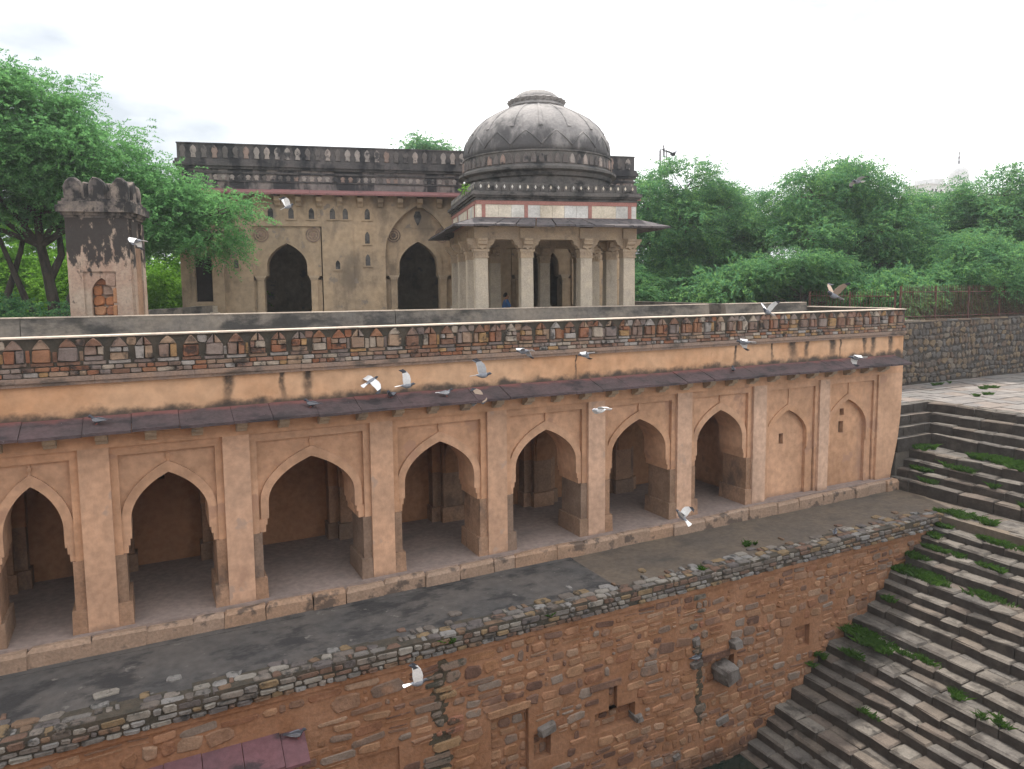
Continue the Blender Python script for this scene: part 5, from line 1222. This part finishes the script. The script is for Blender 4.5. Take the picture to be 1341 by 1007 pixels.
# ------------------------------------------------------------------ pigeons
def pigeon(loc, heading, wing=None, pitch=0, roll=0, scheme='grey', label='', sc=1.0, sweep=0.0, group=None):
    """body, wings and tail in one mesh; heading 0 flies to the right along the arcade, 90 away from it"""
    mats = {'grey': ('pig_grey', 'pig_pale', 'pig_dark', 'pig_white'), 'white': ('pig_white', 'pig_white', 'pig_pale', 'pig_white'), 'dark': ('pig_dark', 'pig_grey', 'pig_dark', 'pig_dark'), 'brown': ('pig_grey', 'pig_brown', 'pig_dark', 'pig_pale'), 'pale': ('pig_grey', 'pig_white', 'pig_dark', 'pig_white')}[scheme]
    mt = [M[mats[0]], M[mats[1]], M[mats[2]], M[mats[3]], M['pig_red']]
    b = MB(); n = 10
    sit = wing is None
    prof = [(.178, .0, .003, .003), (.160, .0, .010, .010), (.150, .004, .022, .023), (.128, .008, .026, .028), (.102, .0, .027, .029), (.075, -.012, .036, .040), (.03, -.02, .052, .054), (-.03, -.02, .053, .052), (-.085, -.012, .038, .036), (-.125, -.004, .024, .018), (-.15, 0, .018, .008)]
    if sit: prof = [(x*(.9 if x > .1 else 1), z+(.05 if x > .09 else (.03 if x > .06 else 0)), a, c) for x, z, a, c in prof]
    V = []
    for (x, z, ry, rz) in prof:
        for k in range(n):
            a = 2*math.pi*k/n; V.append((x, ry*math.cos(a), z+rz*math.sin(a)))
    for j in range(len(prof)-1):
        mi = 2 if j < 5 else 0
        b.add([V[j*n+k] for k in range(n)]+[V[(j+1)*n+k] for k in range(n)], [(k, (k+1) % n, n+(k+1) % n, n+k) for k in range(n)], mi)
    tl = -.27 if not sit else -.25; w = .055 if not sit else .03
    def plate(top, th, mi):
        m_ = len(top); bot = [(x, y, z-th) for x, y, z in top]
        b.add(top+bot, [tuple(range(m_)), tuple(reversed(range(m_, 2*m_)))]+[(i, i+m_, (i+1) % m_+m_, (i+1) % m_) for i in range(m_)], mi)
    plate([(-.11, -.022, .004), (tl+.01, -w, -.004), (tl, -w*.4, -.006), (tl, w*.4, -.006), (tl+.01, w, -.004), (-.11, .022, .004)], .006, 3)
    if sit:
        for s in (-1, 1):
            top = []
            for (x, z, o_) in ((.06, .012, .046), (.0, .03, .055), (-.08, .018, .045), (-.2, -.012, .012), (-.1, -.028, .042), (0, -.04, .05), (.05, -.02, .05)): top.append((x, s*o_, z))
            out = [(x, y+s*.008, z) for x, y, z in top]; m_ = len(top)
            b.add(top+out, [tuple(range(m_)), tuple(range(m_, 2*m_))]+[(i, i+m_, (i+1) % m_+m_, (i+1) % m_) for i in range(m_)], 1)
            b.tube([(.0, s*.022, -.06), (.005, s*.024, -.098), (.03, s*.026, -.102)], [.005, .004, .003], 5, 4)
    else:
        a1, a2 = wing
        for s in (-1, 1):
            st = [(0, .065, -.075), (.3, .085, -.085), (.55, .075, -.075), (.8, .02, -.075), (1.0, -.05, -.085)]
            y, z = .025, .012; prev = 0; LE = []; TE = []
            for i, (t, le, te) in enumerate(st):
                d = (t-prev)*.33; ang = a1 if t <= .4 else a1+(a2-a1)*min(1, (t-.3)/.4)
                y += d*math.cos(R(ang)); z += d*math.sin(R(ang)); prev = t
                sx = -sweep*t
                LE.append((le+sx, s*y, z+.004)); TE.append((te+sx, s*y, z-.006))
            for i in range(len(st)-1):
                th = .010-.0018*i; q = [LE[i], LE[i+1], TE[i+1], TE[i]]
                qb = [(x, yy-s*.0*th, zz-th) for x, yy, zz in q]
                b.add(q+qb, [(0, 1, 2, 3), (7, 6, 5, 4), (0, 4, 5, 1), (2, 6, 7, 3), (1, 5, 6, 2), (3, 7, 4, 0)], 1 if i < 3 else (2 if scheme != 'white' else 1))
            for f in range(3):      # primary feather tips
                t0 = LE[-1]; e = (TE[-1][0]-.03-.015*f, TE[-1][1]-s*.03*f, TE[-1][2]); q = [TE[-1], (LE[-2][0]*.3+TE[-2][0]*.7, TE[-2][1], TE[-2][2]), e]
                b.add(q+[(x, yy, zz-.003) for x, yy, zz in q], [(0, 1, 2), (5, 4, 3), (0, 3, 4, 1), (1, 4, 5, 2), (2, 5, 3, 0)], 2 if scheme != 'white' else 1)
    o = b.build('pigeon', mt, smooth=False)
    for k_, p in enumerate(o.data.polygons): p.use_smooth = k_ < (len(prof)-1)*n
    tag(o, label, 'bird', group)
    o.location = loc; o.scale = (sc, sc, sc)
    o.rotation_euler = (R(roll), R(-pitch), R(heading-26.8)); o.rotation_mode = 'XYZ'
    return o
FG = 'pigeons flying in front of the arcade'
pigeon((4.10, -.20, 4.46), 40, (-12, -25), 25, 28, 'pale', 'pale winged pigeon banking by the dark streaks of the frieze', group=FG)
pigeon((4.72, -.72, 4.38), 8, (78, 84), 6, 0, 'pale', 'pigeon with raised pale wings flying just above the eave', group=FG)
pigeon((6.01, -1.78, 4.63), 5, (62, 72), 5, -12, 'grey', 'grey pigeon with white tail and raised wings before the blank frieze', sc=1.05, sweep=.05, group=FG)
pigeon((7.20, -1.32, 5.03), 150, (10, -38), -5, 20, 'grey', 'grey pigeon with drooped wing against the merlon stones', group=FG)
pigeon((8.67, -1.51, 4.90), 165, (15, -45), -12, 15, 'grey', 'small grey pigeon below the merlon courses, wings angled down', sc=.9, group=FG)
pigeon((6.61, -.40, 3.87), 20, (45, 20), 24, 30, 'brown', 'brown grey pigeon braking at the edge of the eave with tail spread', group=FG)
pigeon((8.61, -2.22, 3.73), 200, (16, -22), 2, 18, 'white', 'white pigeon gliding with spread wings in front of an arch pier', sc=1.05, group=FG)
pigeon((12.67, -2.38, 5.07), 160, (5, -40), 3, 22, 'pale', 'pale pigeon with one drooping wing before the parapet courses', sc=1.05, group=FG)
pigeon((14.01, -1.82, 5.76), 215, (55, 45), 22, 5, 'pale', 'pale pigeon with wings up in a V above the parapet coping', sc=1.1, group=FG)
pigeon((14.70, -3.24, 6.18), 205, (52, 48), 20, 0, 'brown', 'brown winged pigeon rising in front of the iron fence', sc=1.25, group=FG)
pigeon((17.26, -1.97, 4.42), 170, (0, -48), 0, 25, 'pale', 'pale pigeon with wings folded down over the red stained eave', sc=1.1, group=FG)
pigeon((10.69, -2.53, 1.11), 140, (66, 72), 40, -28, 'pale', 'pigeon with black and white wings at the foot of an arcade pier', sc=1.1, group=FG)
pigeon((3.66, -4.05, -.30), 20, (82, 88), 4, 0, 'pale', 'pigeon with upright pale wings in front of the mossy wall streak', group=FG)
pigeon((3.64, 6.13, 8.78), 30, (66, 60), 25, 0, 'pale', 'pale pigeon with raised wings before the mosque facade', sc=.95, group='pigeons flying by the mosque and trees')
pigeon((-.28, 5.12, 7.68), 185, (5, -62), 5, 10, 'pale', 'pale pigeon with drooped wing flying beside the turret', sc=1.1, group='pigeons flying by the mosque and trees')
pigeon((19.94, .27, 9.64), 200, (12, -20), 0, 20, 'grey', 'grey pigeon gliding before the tallest feathery tree', sc=1.1, group='pigeons flying by the mosque and trees')
pigeon((23.63, 13.6, 12.96), 100, (32, 18), 0, -10, 'dark', 'dark bird soaring in the white sky beside the far mast', sc=1.9, group='pigeons flying by the mosque and trees')
SG = 'pigeons perched on ledges'
def ez(y): return 4.115+y*.328+.098
pigeon((-1.06, -.32, ez(-.32)), 185, label='dark pigeon perched on the eave above the leftmost bracket run', scheme='dark', group=SG)
pigeon((2.77, -.34, ez(-.34)), 170, label='dark pigeon perched on the eave under the triple dark streaks', scheme='dark', group=SG)
pigeon((4.52, -.2, ez(-.2)), 250, label='dark pigeon tucked against the frieze on the eave', scheme='dark', group=SG)
pigeon((5.76, -.34, ez(-.34)), 10, label='blue grey pigeon perched on the eave facing along the arcade', scheme='grey', group=SG)
pigeon((14.37, -.3, ez(-.3)), 80, label='small dark pigeon perched on the eave near the blind arches', scheme='dark', sc=.9, group=SG)
pigeon((1.84, -2.78, -1.40), 10, label='dark pigeon perched at the end of the lower sandstone eave', scheme='dark', group=SG)
pigeon((16.17, -2.35, -.235), 60, label='small dark pigeon perched on the rubble coping near the stairs', scheme='dark', sc=.9, group=SG)
pigeon((11.12, -2.66, -2.37), 20, label='dark pigeon perched on a jutting stone of the stepwell wall', scheme='dark', sc=.9, group=SG)

# ------------------------------------------------------------------ humid air
mb = MB(); mb.box(-610, 610, -610, 610, -8.5, 56)
hz = mb.build('haze', []); tag(hz, kind='stuff')
hm = bpy.data.materials.new('haze'); hm.use_nodes = True; hn = hm.node_tree.nodes; hn.clear()
ho = hn.new('ShaderNodeOutputMaterial'); hv = hn.new('ShaderNodeVolumePrincipled')
hv.inputs['Color'].default_value = (.86, .93, 1.0, 1); hv.inputs['Density'].default_value = .0006; hv.inputs['Anisotropy'].default_value = .35
hm.node_tree.links.new(hv.outputs[0], ho.inputs['Volume']); hz.data.materials.append(hm)
